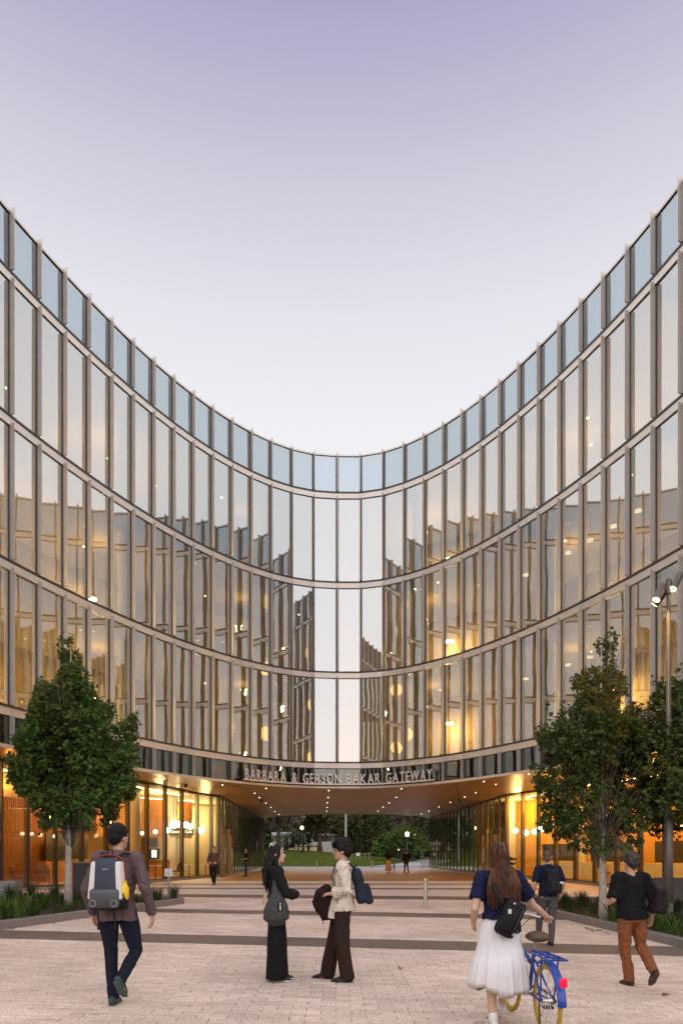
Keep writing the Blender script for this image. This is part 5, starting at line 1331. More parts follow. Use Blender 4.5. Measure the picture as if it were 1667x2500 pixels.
bm = bmesh.new(); tube(bm, [(-.10, .085, 1.05), (-.12, .105, .92), (-.125, .115, .80)], [.050, .060, .062], flat=.25, side=(0, 1, 0), n=12); p.fin(bm, 'shirt_tail', cream, 2, (.010, 18, .3, 9), parent=sh)
brown = cloth('brown_trousers', (.030, .017, .012))
p.pants(brown, thigh=.022, knee=.044, hem=.046, fold=(.012, 8, .35, 22), short=-.005)
p.shoes(M('black_suede', (.014, .012, .012), rough=.75), soleb)
p.short_hair(hair_bk, vol=.026, back=.012, fringe=.035, fold=(.012, 22, .6, 8))
bm = bmesh.new()
for sg in (-1, 1):
    tube(bm, [p.hp((sg*.033+.021*math.cos(a2), .104-.006*abs(math.cos(a2)), 1.645+.019*math.sin(a2))) for a2 in [R_(k*30) for k in range(13)]], .0022, n=5)
    tube(bm, [p.hp((sg*.054, .097, 1.650)), p.hp((sg*.075, .05, 1.652)), p.hp((sg*.080, -.005, 1.645))], .0022, n=5)
tube(bm, [p.hp((-.012, .107, 1.648)), p.hp((.012, .107, 1.648))], .002, n=5)
p.raw(bm, 'glasses', M('wire_frame', (.25, .22, .2), rough=.3, metal=.9))
t = p.bag('folded_coat', 'dark brown coat draped over the standing man’s forearm'); t['category'] = 'coat'
bm = bmesh.new(); tube(bm, [(-.02, .225, .83), (-.02, .245, .93), (-.03, .240, 1.06), (-.03, .20, 1.155)], [.105, .125, .135, .10], flat=[.62, .66, .64, .5], side=(1, 0, 0), n=20)
tube(bm, [(-.06, .13, .82), (-.06, .14, .95), (-.06, .15, 1.08), (-.05, .17, 1.14)], [.09, .10, .10, .08], flat=.6, side=(0, 1, 0), n=16)
tube(bm, [(-.03, .29, .89), (-.03, .305, .99), (-.03, .275, 1.10), (-.03, .20, 1.16)], [.060, .075, .080, .06], flat=1.0, n=14)
remesh(bm, 'coat_body', .0065, 3, cloth('brown_coat', (.022, .012, .010)), t, (.014, 11, .4, 31))
bm = bmesh.new(); tube(bm, [(-.03, .26, .90), (-.03, .265, .80), (-.03, .245, .76)], [.035, .03, .022], flat=.5, n=10); tube(bm, [(-.03, .245, .77), (-.03, .238, .715)], .014, flat=.4, n=8); obj('hanging_belt', bm, nylon, t, True)
t = p.bag('backpack', 'navy backpack on the back of the standing man in the cream overshirt')
nv = M('navy_pack', (.012, .016, .028), rough=.6, spec=.2, var=.15, bump=.2, bscale=160)
bm = bmesh.new(); R3 = Matrix.Rotation(R_(-13), 3, 'X'); rbox(bm, (0, -.215, 1.195), (.28, .155, .45), .055, 3, rot=R3, taper=.82); remesh(bm, 'main_body', .007, 3, nv, t, (.010, 9, .6, 41))
bm = bmesh.new(); rbox(bm, (0, -.318, 1.10), (.235, .10, .27), .04, 3, rot=R3, taper=.9); remesh(bm, 'front_pocket', .007, 2, nv, t, (.006, 12, .6, 42))
for sg in (-1, 1):
    bm = bmesh.new(); tube(bm, [(sg*.085, -.155, 1.40), (sg*.115, -.10, 1.475), (sg*.130, .0, 1.500), (sg*.135, .085, 1.455), (sg*.150, .125, 1.33), (sg*.175, .085, 1.16), (sg*.165, -.06, 1.02)], [.024, .030, .030, .030, .026, .016, .014], flat=.32, side=(1, 0, 0), n=10); obj('shoulder_strap', bm, nv, t, True)
bm = bmesh.new(); tube(bm, [(-.04, -.135, 1.40), (-.025, -.175, 1.465), (.025, -.175, 1.465), (.04, -.135, 1.40)], .014, n=8); obj('grab_loop', bm, nv, t, True)
bm = bmesh.new(); tube(bm, [(-.178, .03, 1.12), (-.190, .055, 1.0), (-.186, .06, .90)], .010, flat=.3, n=6); obj('dangling_strap', bm, nv, t, True)

# --- woman pushing the blue bicycle
D = 6.4; X = px(1219, D)
p = Fig('woman with long brown hair, navy tee and white skirt pushing a blue bicycle', X, D, R_(-2), 1.74,
        {'L': ((-.075, .04, .50), (-.055, .045, .078), 4, 0), 'R': ((.10, .22, .52), (.09, .34, .14), 2, 14)},
        {'L': ((-.245, -.06, 1.13), (-.225, .13, .985), (.1, .8, -.5), (1, 0, 0), .6, -1), 'R': ((.345, .13, 1.155), (.525, .335, 1.035), (.35, .75, -.22), (-.1, -.2, -1), 1.1, -1)}, skin_l, yaw=-4, female=True, lean=.02)
sk = cloth('white_cotton', (.72, .70, .70), var=.03)
tee = p.shirt(cloth('navy_tee', (.012, .014, .045)), hem=1.00, sleeve=.34, loose=.020, flare=-.015, name='tee_shirt', fold=(.012, 9, .7, 51), sl=.022)
bm = bmesh.new(); n = 160; Z = [(1.045, .142, .76), (.98, .172, .76), (.90, .195, .78), (.80, .205, .80), (.66, .238, .82), (.655, .246, .82), (.52, .268, .84), (.42, .282, .85), (.355, .272, .86)]
rows_ = []
for j, (z, r, fl) in enumerate(Z):
    row = []
    for k in range(n):
        a = 2*math.pi*k/n; am = .085*clamp01((1.02-z)/.6); w = math.sin(a*9+1.4*math.sin(a*3)+z*3)*.55+math.sin(a*16+2+z*2)*.45+(.25*math.sin(a*29) if z < .66 else 0)
        rr_ = r*(1+am*w); zz = z+(.035*math.sin(a*2.0+.6) if j > 6 else 0)+(.02*math.sin(a*5) if j == 8 else 0)
        row.append(bm.verts.new((rr_*math.cos(a), .02+rr_*fl*math.sin(a)+(.05*clamp01((.8-z)/.45)), zz)))
    rows_.append(row)
for j in range(len(Z)-1):
    for k in range(n): bm.faces.new((rows_[j+1][k], rows_[j+1][(k+1) % n], rows_[j][(k+1) % n], rows_[j][k]))
inner = [bm.verts.new((v.co.x*.95, .02+(v.co.y-.02)*.95, v.co.z+.01)) for v in rows_[-1]]
for k in range(n): bm.faces.new((rows_[-1][k], inner[k], inner[(k+1) % n], rows_[-1][(k+1) % n]))
p.raw(bm, 'skirt', sk)
bm = bmesh.new(); P, sd = p.foot('L'); tube(bm, [P(-.005, .0), P(-.003, .055)], [.045, .042], n=14); p.raw(bm, 'sock', rub)
p.shoes(M('white_leather', (.66, .63, .60), rough=.5, var=.04), rub)
bm = bmesh.new()
for k in range(3):
    tube(bm, [P(.03+k*.03, .008-k*.012, -.045), P(.04+k*.03, .022-k*.014), P(.03+k*.03, .008-k*.012, .045)], .008, flat=.4, n=6)
p.raw(bm, 'shoe_strap', M('black_sneaker', (.014, .013, .014)))
p.long_hair(hair_br, 1.16, wide=.125, backx=.015, seed=9, wisps=13, fold=(.014, 14, .22, 61))
p.strands(M('hair_brown_light', (.10, .042, .018), rough=.5, spec=.25, var=.4, scale=20), 1.14, .125, .015, 5, 46)
bm = bmesh.new(); tube(bm, [p.hp((.06, -.05, 1.62)), p.hp((.12, -.05, 1.60)), p.hp((.165, -.03, 1.605))], [.03, .022, .008], flat=.6, n=10); tube(bm, [p.hp((.06, -.05, 1.58)), p.hp((.125, -.06, 1.555)), p.hp((.15, -.05, 1.57))], [.025, .018, .006], flat=.6, n=10); p.fin(bm, 'blown_lock', hair_br, 1, (.006, 25, .5, 66))
t = p.bag('sling_bag', 'small black sling bag with a pale logo on the back of the white-skirted woman')
R3 = Matrix.Rotation(R_(24), 3, 'Y') 
bm = bmesh.new(); rbox(bm, (.055, -.205, 1.06), (.20, .10, .35), .045, 3, rot=R3); remesh(bm, 'main_body', .006, 3, nylon, t, (.006, 14, .6, 71))
bm = bmesh.new(); c = Vector((.035, -.262, 1.055)); rbox(bm, c, (.13, .025, .22), .01, 2, rot=R3); obj('front_pocket', bm, nylon, t, True)
bm = bmesh.new(); tube(bm, [c+R3 @ V3(.075, -.008, -.12), c+R3 @ V3(.075, -.012, .13)], .006, n=6); obj('zip', bm, M('zip_dark', (.03, .028, .028), rough=.3), t, True)
bm = bmesh.new()
for k in range(3):                                       # three nested quarter arcs
    r = .010+k*.009; tube(bm, [c+R3 @ V3(.095+.0-r*math.cos(a2)+.012, -.006, -.125+r*math.sin(a2)) for a2 in [R_(m_*18) for m_ in range(6)]], .0032, n=6)
obj('logo_mark', bm, M('pale_print', (.6, .58, .55), rough=.5), t, True)
bm = bmesh.new(); ell(bm, c+R3 @ V3(-.02, -.02, .15), (.010, .006, .010), n=10, m=6); obj('badge', bm, MATS['pale_print'], t, True)
bm = bmesh.new(); box(bm, c.x-.015, c.x+.012, -.288, -.278, c.z+.055, c.z+.095); obj('zip_pull', bm, MATS['pale_print'], t)
bm = bmesh.new(); tube(bm, [(-.01, -.20, 1.20), (-.075, -.165, 1.32), (-.12, -.10, 1.44), (-.115, -.0, 1.475), (-.09, .10, 1.42), (.06, .155, 1.20), (.19, .06, 1.02), (.16, -.12, .93), (.12, -.19, .92)], .019, flat=.3, side=(1, 0, .4), n=8); obj('shoulder_strap', bm, nylon, t, True)

# --- bicycle builder
def bicycle(x, y, rz, lab, frame, tyre, full=True, sc_=1.):
    """local: forward +Y, wheels at y = +-.53"""
    t = empty('bicycle', (x, y, gz(x, y)), rz, label=lab, cat='bicycle'); t.scale = (sc_,)*3
    black = M('bike_black', (.015, .014, .014), rough=.5); alu = M('bike_alloy', (.55, .54, .52), rough=.3, metal=.9)
    r = .315
    for yy in (-.53, .53):
        bm = bmesh.new(); tube(bm, [(0, yy+r*math.cos(a), .335+r*math.sin(a)) for a in [R_(k*15) for k in range(25)]], .020, n=8, cap=False, round_end=False); w = obj('wheel', bm, tyre, t, True)
        bm = bmesh.new(); tube(bm, [(0, yy+(r-.022)*math.cos(a), .335+(r-.022)*math.sin(a)) for a in [R_(k*15) for k in range(25)]], .013, n=6, cap=False, round_end=False); obj('rim', bm, M('rim_yellow', (.50, .30, .02), rough=.4), w, True)
        bm = bmesh.new()
        for k in range(14):
            a = R_(k*360/14); sg = .022 if k % 2 else -.022; bar(bm, (sg, yy, .335), (0, yy+(r-.02)*math.cos(a), .335+(r-.02)*math.sin(a)), .004)
        obj('spokes', bm, alu, w, kind='stuff')
        bm = bmesh.new(); tube(bm, [(-.045, yy, .335), (.045, yy, .335)], .022, n=12, round_end=False); obj('hub', bm, alu, w)
    bm = bmesh.new(); bt = V3(0, -.06, .32); st = V3(0, -.20, .74); hd = V3(0, .40, .80); hb = V3(0, .43, .66)
    for a, b, rr_ in ((bt, st, .019), (bt, hb, .026), (V3(0, -.155, .60), hd, .020), (hb-V3(0, .008, -.02), hd+V3(0, -.01, .06), .023)): tube(bm, [a, b], rr_, n=10)
    for sg in (-1, 1): tube(bm, [bt+V3(sg*.02, 0, 0), V3(sg*.055, -.53, .335)], .011, n=8); tube(bm, [st+V3(sg*.015, .01, -.10), V3(sg*.055, -.53, .335)], .010, n=8)
    obj('frame', bm, frame, t, True)
    bm = bmesh.new(); tube(bm, [hb, V3(0, .455, .67)], .02, n=8)
    for sg in (-1, 1): tube(bm, [V3(0, .445, .685), V3(sg*.05, .46, .665), V3(sg*.055, .53, .335)], .012, n=8)
    obj('fork', bm, frame, t, True)
    bm = bmesh.new(); tube(bm, [hd+V3(0, -.01, .05), V3(0, .37, 1.0), V3(0, .42, 1.03)], .016, n=10); tube(bm, [(-.30, .24, .99), (-.25, .34, 1.0), (-.10, .42, 1.03), (0, .43, 1.03), (.10, .42, 1.03), (.25, .34, 1.0), (.30, .24, .99)], .012, n=8); obj('handlebar', bm, alu, t, True)
    for sg in (-1, 1):
        bm = bmesh.new(); tube(bm, [(sg*.262, .315, .996), (sg*.305, .22, .988)], .018, n=10); obj('grip', bm, black, t, True)
    bm = bmesh.new(); tube(bm, [st-V3(0, -.02, .08), V3(0, -.225, .83)], .014, n=8); obj('seat_post', bm, alu, t, True)
    bm = bmesh.new(); tube(bm, [(0, -.35, .875), (0, -.27, .882), (0, -.18, .872), (0, -.06, .862), (0, -.02, .855)], [.100, .112, .080, .032, .020], flat=[.42, .46, .46, .8, .8], side=(1, 0, 0), n=14); obj('saddle', bm, M('saddle_brown', (.085, .055, .028), rough=.6, var=.2), t, True)
    bm = bmesh.new(); tube(bm, [(.07, -.06, .32), (-.07, -.06, .32)], .03, n=12, round_end=False); tube(bm, [(.085, -.06, .32), (.09, -.20, .20)], .009, n=6); tube(bm, [(-.085, -.06, .32), (-.09, .08, .44)], .009, n=6); obj('crank', bm, alu, t)
    for (xx, yy, zz) in ((.13, -.20, .20), (-.13, .08, .44)):
        bm = bmesh.new(); box(bm, xx-.045, xx+.045, yy-.04, yy+.04, zz-.012, zz+.012); obj('pedal', bm, black, t)
    if full:
        bm = bmesh.new(); tube(bm, [(0, -.53+.355*math.cos(a), .335+.355*math.sin(a)) for a in [R_(62+k*8.8) for k in range(14)]], .040, flat=.30, side=(1, 0, 0), n=10); obj('rear_mudguard', bm, frame, t, True)
        bm = bmesh.new(); tube(bm, [(0, .53+.355*math.cos(a), .335+.355*math.sin(a)) for a in [R_(20+k*12) for k in range(12)]], .038, flat=.30, side=(1, 0, 0), n=10); obj('front_mudguard', bm, frame, t, True)
        bm = bmesh.new()
        for sg in (-1, 0, 1): bar(bm, (sg*.075, -.28, .735), (sg*.075, -.80, .735), .016)
        for yy in (-.30, -.46, -.62, -.79): bar(bm, (-.085, yy, .735), (.085, yy, .735), .016)
        for sg in (-1, 1): bar(bm, (sg*.078, -.60, .73), (sg*.06, -.53, .34), .012)
        obj('rear_rack', bm, frame, t)
        bm = bmesh.new(); rbox(bm, (0, -.915, .565), (.065, .02, .085), .008, 2); o = obj('rear_reflector', bm, M('red_reflector', (.75, .01, .05), rough=.25, emis=(1, .02, .08), estr=.25), t, True)  # faint red glow put into the material; the reflector is no lamp
        bm = bmesh.new(); tube(bm, [(.24, .33, 1.0), (.20, .50, .98), (.06, .50, .84), (.02, .44, .72)], .004, n=5); tube(bm, [(-.24, .33, 1.0), (-.16, .50, .96), (-.04, .46, .80), (-.02, .20, .66), (-.02, -.15, .60)], .004, n=5); obj('brake_cables', bm, black, t, True, kind='stuff')
        bm = bmesh.new(); tube(bm, [(.062, .06, .34), (.062, -.06, .385), (.062, -.50, .365), (.062, -.58, .335), (.062, -.50, .300), (.062, -.06, .255), (.062, .06, .30)], .012, n=6); obj('chain_guard', bm, black, t, True)
        bm = bmesh.new(); tube(bm, [(.0, .47, .80), (0, .54, .80)], [.035, .045], n=12); obj('front_lamp', bm, black, t, True)
        bm = bmesh.new(); tube(bm, [(-.19, .36, .985), (-.20, .40, 1.04), (-.21, .46, 1.03)], [.012, .03, .03], flat=.3, n=10); obj('bell', bm, alu, t, True)
        bm = bmesh.new(); tube(bm, [(-.06, -.50, .335), (-.10, -.62, .06), (-.10, -.60, .03)], .009, n=6); obj('kickstand', bm, black, t, True)
    return t
bicycle(1.86, 6.62, R_(3), 'blue bicycle with yellow tyres and red reflector beside the woman in white skirt', M('bike_blue', (.012, .055, .32), rough=.35, var=.08), M('tyre_yellow', (.42, .25, .015), rough=.6))

# --- man with black backpack, walking away, middle right
D = 12.6; X = px(1337, D)
p = Fig('man with cropped reddish hair walking away in navy polo and grey trousers', X, D, R_(2), 1.74,
        {'R': ((.085, .035, .50), (.05, -.03, .078), 4, 0), 'L': ((-.10, .16, .52), (-.095, .26, .16), 4, -10)},
        {'L': ((-.275, -.06, 1.13), (-.275, .06, .90), (0, .2, -1), (1, 0, 0), .5, -1), 'R': ((.275, -.04, 1.13), (.265, .12, .94), (0, .5, -.8), (-1, 0, 0), .5, 1)}, skin_m, vox=.008, yaw=-22, lean=.02)
p.shirt(cloth('navy_polo', (.010, .014, .034)), hem=.88, sleeve=.42, loose=.022, fold=(.010, 9, .6, 81), collar=True, sl=.020)
p.pants(cloth('grey_trousers', (.085, .075, .075)), knee=.014, hem=.010)
p.shoes(M('black_sneaker', (.014, .013, .014)), soleb)
p.short_hair(M('hair_red', (.085, .035, .02), rough=.5, var=.2), vol=-.006)
t = p.bag('backpack', 'black backpack on the man in the navy polo and grey trousers')
bm = bmesh.new(); rbox(bm, (.025, -.215, 1.20), (.28, .17, .46), .055, 3, rot=Matrix.Rotation(R_(-4), 3, 'Y'), taper=.85); remesh(bm, 'main_body', .008, 3, nylon, t, (.010, 9, .7, 91))
bm = bmesh.new(); rbox(bm, (.035, -.305, 1.11), (.22, .07, .22), .03, 3); obj('front_pocket', bm, nylon, t, True)
for sg in (-1, 1):
    bm = bmesh.new(); tube(bm, [(sg*.08, -.15, 1.39), (sg*.115, -.06, 1.475), (sg*.135, .06, 1.45), (sg*.14, .12, 1.34)], .024, flat=.35, side=(1, 0, 0), n=8); obj('shoulder_strap', bm, nylon, t, True)
bm = bmesh.new(); box(bm, .10, .16, -.345, -.335, 1.17, 1.20); obj('reflective_tag', bm, white_cab, t)

# --- man in black shirt and brown trousers, right foreground
D = 8.75; X = px(1541, D)
p = Fig('man walking away at right in a loose black shirt and rust-brown trousers', X, D, R_(6), 1.70,
        {'L': ((-.080, .04, .50), (-.01, .035, .078), 4, 0), 'R': ((.145, .03, .525), (.15, -.27, .23), 4, 45)},
        {'L': ((-.285, -.05, 1.14), (-.225, .185, 1.085), (.1, 1, .1), (1, 0, -.2), .6, -1), 'R': ((.300, -.06, 1.13), (.315, .06, .91), (.05, .3, -1), (-1, 0, 0), .6, 1)}, skin_m, yaw=12, lean=.03)
p.shirt(cloth('black_shirt', (.008, .008, .009)), hem=.86, sleeve=.46, loose=.040, flare=.020, fold=(.016, 7, .6, 101), sl=.034)
p.pants(cloth('rust_trousers', (.205, .075, .030)), knee=.020, hem=.018, thigh=.018, fold=(.012, 10, .8, 103))
p.shoes(M('brown_shoe', (.040, .020, .014), rough=.7), M('brown_sole', (.07, .04, .03), rough=.7))
p.short_hair(M('hair_dark_brown', (.025, .014, .011), rough=.45, var=.35, scale=30, bump=.4), vol=.014, back=.008, fold=(.009, 22, .7, 104))
t = p.bag('messenger_bag', 'dark bag on the right shoulder of the man in rust-brown trousers')
bm = bmesh.new(); rbox(bm, (.30, -.10, 1.13), (.17, .26, .34), .05, 3, rot=Matrix.Rotation(R_(10), 3, 'Y'), taper=.85); remesh(bm, 'bag_body', .008, 3, M('dark_bag', (.016, .010, .011), rough=.7, spec=.15), t, (.012, 9, .7, 111))
bm = bmesh.new(); tube(bm, [(.26, -.16, 1.28), (.19, -.10, 1.45), (.15, -.01, 1.49), (.19, .06, 1.42), (.28, .0, 1.27)], .018, flat=.35, side=(1, 0, 0), n=8); obj('shoulder_strap', bm, MATS['dark_bag'], t, True)

# --- people farther back
def plaid():
    m = bpy.data.materials.new('plaid_flannel'); t, n = nodes_of(m); b = n['Principled BSDF']; b.inputs['Roughness'].default_value = .9
    co = n.new('ShaderNodeTexCoord'); br = n.new('ShaderNodeTexChecker'); br.inputs['Scale'].default_value = 9; br.inputs[1].default_value = (.16, .07, .05, 1); br.inputs[2].default_value = (.035, .02, .018, 1)
    t.links.new(co.outputs['Object'], br.inputs[0]); t.links.new(br.outputs[0], b.inputs['Base Color']); return m
D = 31.0; X = px(522, D)
p = Fig('man in plaid shirt walking toward the camera by the cafe glass', X, D, R_(176), 1.74, {'L': ((-.09, .10, .50), (-.07, .18, .085), 4, -8), 'R': ((.09, .04, .50), (.07, -.22, .14), 4, 35)},
        {'L': ((-.26, .0, 1.13), (-.17, .17, 1.02), (.6, .6, 0), (0, -1, 0), .7, -1), 'R': ((.26, .0, 1.13), (.17, .17, 1.02), (-.6, .6, 0), (0, -1, 0), .7, 1)}, skin_m, vox=.012)
p.shirt(plaid(), hem=.84, loose=.022, fold=(.01, 9, .6, 1)); p.pants(blk, knee=.014, hem=.012); p.shoes(M('grey_shoe', (.15, .15, .15)), soleb); p.short_hair(M('hair_red', (.085, .035, .02)), vol=.004)
D = 41.5; X = px(601, D)
p = Fig('man in a black tee and grey trousers standing by the passage doors', X, D, R_(120), 1.70, {'L': ((-.10, .02, .50), (-.14, .05, .08), 8, 0), 'R': ((.10, .0, .50), (.13, -.02, .08), 8, 0)},
        {'L': ((-.28, .05, 1.13), (-.20, .28, 1.12), (.2, 1, 0), (0, 0, -1), .5, -1), 'R': ((.28, -.02, 1.12), (.14, .19, 1.03), (-.8, .5, 0), (0, -1, 0), .6, 1)}, skin_b, vox=.013)
p.shirt(blk, hem=.90, sleeve=.44, loose=.016); p.pants(cloth('grey_jeans', (.05, .048, .05)), knee=.010, hem=.006); p.shoes(M('black_sneaker', (.014, .013, .014)), soleb); p.short_hair(hair_bk, vol=-.006)
D = 49.0; X = px(948, D)
p = Fig('woman in long tan skirt walking a bicycle away through the passage', X, D, R_(-4), 1.66, {'L': ((-.09, .05, .50), (-.08, .10, .08), 4, 0), 'R': ((.09, .0, .50), (.08, -.14, .11), 4, 22)},
        {'L': ((-.24, -.04, 1.13), (-.22, .08, .92), (0, .2, -1), (1, 0, 0), .5, -1), 'R': ((.27, .08, 1.15), (.38, .26, 1.0), (.3, .9, 0), (0, 0, -1), .7, 1)}, skin_l, vox=.014, female=True)
p.shirt(blk, hem=1.0, sleeve=.40, loose=.016)
bm = bmesh.new(); tube(bm, [(0, .02, 1.02), (0, .02, .80), (0, .02, .45), (0, .02, .20)], [.15, .185, .225, .25], flat=.8, side=(1, 0, 0), n=20, round_end=False); p.fin(bm, 'skirt', cloth('tan_cotton', (.45, .30, .15)), 1, (.016, 8, .15, 7)); p.shoes(M('tan_shoe', (.25, .16, .1)), soleb); p.long_hair(hair_bk, 1.25, wide=.08, wisps=4)
bicycle(X+.42, D+.2, R_(-5), 'dark bicycle pushed by the woman in the tan skirt far inside the passage', M('bike_dark', (.03, .03, .035), rough=.4), M('bike_black', (.015, .014, .014)), False)
D = 49.6; X = px(991, D)
p = Fig('man in a black jacket and brown trousers walking away through the passage', X, D, R_(4), 1.70, {'L': ((-.09, .04, .50), (-.09, .05, .08), 4, 0), 'R': ((.11, .06, .51), (.14, -.16, .14), 4, 30)},
        {'L': ((-.26, .0, 1.13), (-.20, .16, 1.0), (.4, .8, 0), (1, 0, 0), .5, -1), 'R': ((.29, .0, 1.13), (.26, .17, 1.0), (-.2, .8, 0), (-1, 0, 0), .5, 1)}, skin_m, vox=.014)
p.shirt(blk, hem=.84, loose=.035, flare=.02); p.pants(cloth('chestnut_trousers', (.10, .05, .025)), knee=.014, hem=.012); p.shoes(M('brown_shoe', (.04, .02, .014)), soleb); p.short_hair(hair_bk, vol=.01)
# ================================================================ STREET FURNITURE
steel = M('brushed_steel', (.55, .51, .47), rough=.32, metal=.9, var=.06)
def bollard(x, D, h, lab):
    X = px(x, D); t = empty('bollard', (X, D, gz(X, D)), label=lab, cat='bollard', group='steel bollards on the plaza')
    bm = bmesh.new(); tube(bm, [(0, 0, 0), (0, 0, h-.03), (0, 0, h)], [.057, .057, .045], n=20, round_end=False); obj('post', bm, steel, t, False)
    bm = bmesh.new(); tube(bm, [(0, 0, 0), (0, 0, .012)], .085, n=20, round_end=False); obj('base_plate', bm, steel, t)
    bm = bmesh.new(); tube(bm, [(0, 0, h-.10), (0, 0, h-.085)], .0585, n=20, round_end=False); obj('groove', bm, dark, t)
bollard(1038, 19.6, .86, 'steel bollard standing alone right of the middle of the plaza')
bollard(647, 20.2, .90, 'steel bollard behind the woman with the grey shoulder bag')
polem = M('lamp_pole_paint', (.115, .095, .085), rough=.45, metal=.3, var=.08)
D = 15.1; X = px(1631, D); zb = gz(X, D)+.09
lp_ = empty('lamp_post', (X, D, zb), label='tall tapered metal lamp post with twin cylindrical spotlights in the right planter', cat='lamp post')
H = pz(1432, D)-zb
bm = bmesh.new(); tube(bm, [(0, 0, 0), (0, 0, 2.6), (0, 0, 2.62), (0, 0, H)], [.098, .094, .062, .040], n=20, round_end=False); obj('pole', bm, polem, lp_, True)
bm = bmesh.new(); tube(bm, [(0, 0, H-.16), (0, 0, H+.16)], .058, n=16, round_end=False); obj('pole_cap', bm, polem, lp_, False)
bm = bmesh.new(); box(bm, -.05, .05, -.115, -.085, .35, .55); obj('hand_hole_cover', bm, polem, lp_)
bm = bmesh.new(); tube(bm, [(0, 0, 0), (0, 0, .03)], .17, n=20, round_end=False); obj('base_plate', bm, polem, lp_)
for s, (cx, cz, ang) in enumerate(((-.205, -.14, 28), (.165, .10, 30), (-.11, -.17, 34))):
    a = R_(ang); dv = Vector((-math.sin(a), -.25 if s != 2 else .5, -math.cos(a))).normalized(); c = Vector((cx, 0 if s != 2 else .14, H+cz)); Lh = .26
    bm = bmesh.new(); tube(bm, [c-dv*Lh*.9, c+dv*Lh*.35], .083, n=18, round_end=False); hd = obj('spotlight', bm, polem, lp_)
    bm = bmesh.new(); tube(bm, [c+dv*Lh*.37, c+dv*Lh*.78], .085, n=18, round_end=False, cap=True); obj('shroud', bm, polem, hd)
    bm = bmesh.new(); tube(bm, [c+dv*Lh*.785, c+dv*Lh*.80], .074, n=18, round_end=False); obj('lens', bm, emit('spot_lens_glow', (1, .62, .18), 14), hd)
    bm = bmesh.new(); tube(bm, [(0, 0, H-.04), (c.x*.6, c.y, H+cz*.5), c-dv*.05], .022, n=8); obj('bracket', bm, polem, lp_)
for (cx, cz) in ((-.25, -.45),):
    l = lamp('spotlight_source', (X+cx, D-.2, zb+H+cz), 40, (1, .62, .22), .06, 'SPOT'); l.data.spot_size = R_(90); l.rotation_euler = (R_(12), R_(-20), 0)
# accessible parking sign
D = 21.6; X = px(412, D); zb = gz(X, D)
sg = empty('accessible_sign', (X, D, zb), R_(4), label='small white wheelchair-symbol sign on a grey post at the tip of the left planter', cat='sign')
bm = bmesh.new(); bar(bm, (0, 0, 0), (0, 0, .98), .055, .03); obj('post', bm, M('grey_post', (.30, .28, .27), rough=.5, metal=.4), sg)
bm = bmesh.new(); box(bm, -.115, .115, -.03, -.018, .74, .98); pl2 = obj('sign_plate', bm, M('sign_white', (.80, .79, .77), rough=.5, var=.02), sg)
bm = bmesh.new(); W_ = -.033
tube(bm, [(.045*math.cos(a)-.004, W_, .875+.030*math.sin(a)-.012) for a in [R_(100+k*26) for k in range(10)]], .0045, n=6, round_end=False)
tube(bm, [(-.008, W_, .932), (-.004, W_, .888), (.022, W_, .886), (.034, W_, .858)], .005, n=6); ell(bm, (-.009, W_, .948), (.009, .004, .009), n=10, m=6)
obj('wheelchair_symbol', bm, M('sign_black', (.02, .02, .03), rough=.5), pl2)
bm = bmesh.new(); box(bm, -.09, .09, -.033, -.031, .822, .828)
obj('rule_line', bm, MATS['sign_black'], pl2)
bm = bmesh.new()
for r_, row in enumerate(((.020, .016, .012, .018, .014), (.012, .018, .014, .016))):
    x = -.075
    for w in row: box(bm, x, x+w, -.033, -.031, .790-r_*.022, .801-r_*.022); x += w+.010
obj('small_print', bm, MATS['sign_black'], pl2, kind='stuff')
# dark cabinet behind the left tree
D = 21.75; X = px(178, D); zb = gz(X, D); W_ = (230-178)/F*D+.35
cb = empty('utility_cabinet', (X+W_/2, D, zb), label='plain dark charcoal cabinet standing behind the white tree trunk on the left', cat='cabinet')
dkp = M('charcoal_panel', (.035, .032, .036), rough=.45, var=.1)
bm = bmesh.new(); box(bm, -W_/2, W_/2, 0, .5, .06, 1.10); obj('body', bm, dkp, cb)
bm = bmesh.new(); box(bm, -W_/2-.02, W_/2+.02, -.02, .52, 1.102, 1.15); obj('top', bm, M('cabinet_top', (.12, .11, .11), rough=.5), cb)
bm = bmesh.new(); box(bm, -W_/2+.03, W_/2-.03, .03, .47, 0, .058); obj('plinth', bm, dark, cb)
for s in (-1, 1):
    bm = bmesh.new(); box(bm, min(s*.012, s*(W_/2-.03)), max(s*.012, s*(W_/2-.03)), -.006, -.001, .1, 1.07); obj('cabinet_door', bm, dkp, cb)
# concrete walls
cw = M('board_concrete', (.27, .26, .26), rough=.8, var=.12, scale=3, stretch=(1, 1, 4), bump=.15)
D = 20.2; t = empty('concrete_wall', (px(-30, D), D, gz(-10, D)), label='grey board-marked concrete wall end at the left edge of the photo', cat='wall')
bm = bmesh.new(); box(bm, -2.2, (39+30)/F*D, 0, .45, -.1, pz(2152, D)-gz(-10, D)); obj('wall_block', bm, cw, t)
bm = bmesh.new(); box(bm, -2.2, (39+30)/F*D-.02, -.006, -.001, .26, .268); obj('form_joint', bm, dark, t)
cwd = M('dark_concrete', (.10, .088, .088), rough=.8, var=.12, scale=3, bump=.15)
D = 17.9; X0 = px(1580, D); t = empty('retaining_wall', (X0, D, gz(8, D)), label='dark concrete retaining wall behind the plants at the right edge', cat='wall')
bm = bmesh.new(); v = []
hL = pz(2143, D)-gz(8, D)
for (x, y) in ((0, 0), (4.5, -.9), (4.5, -.5), (0, .4)):
    for z in (-.1, hL): v.append(bm.verts.new((x, y, z)))
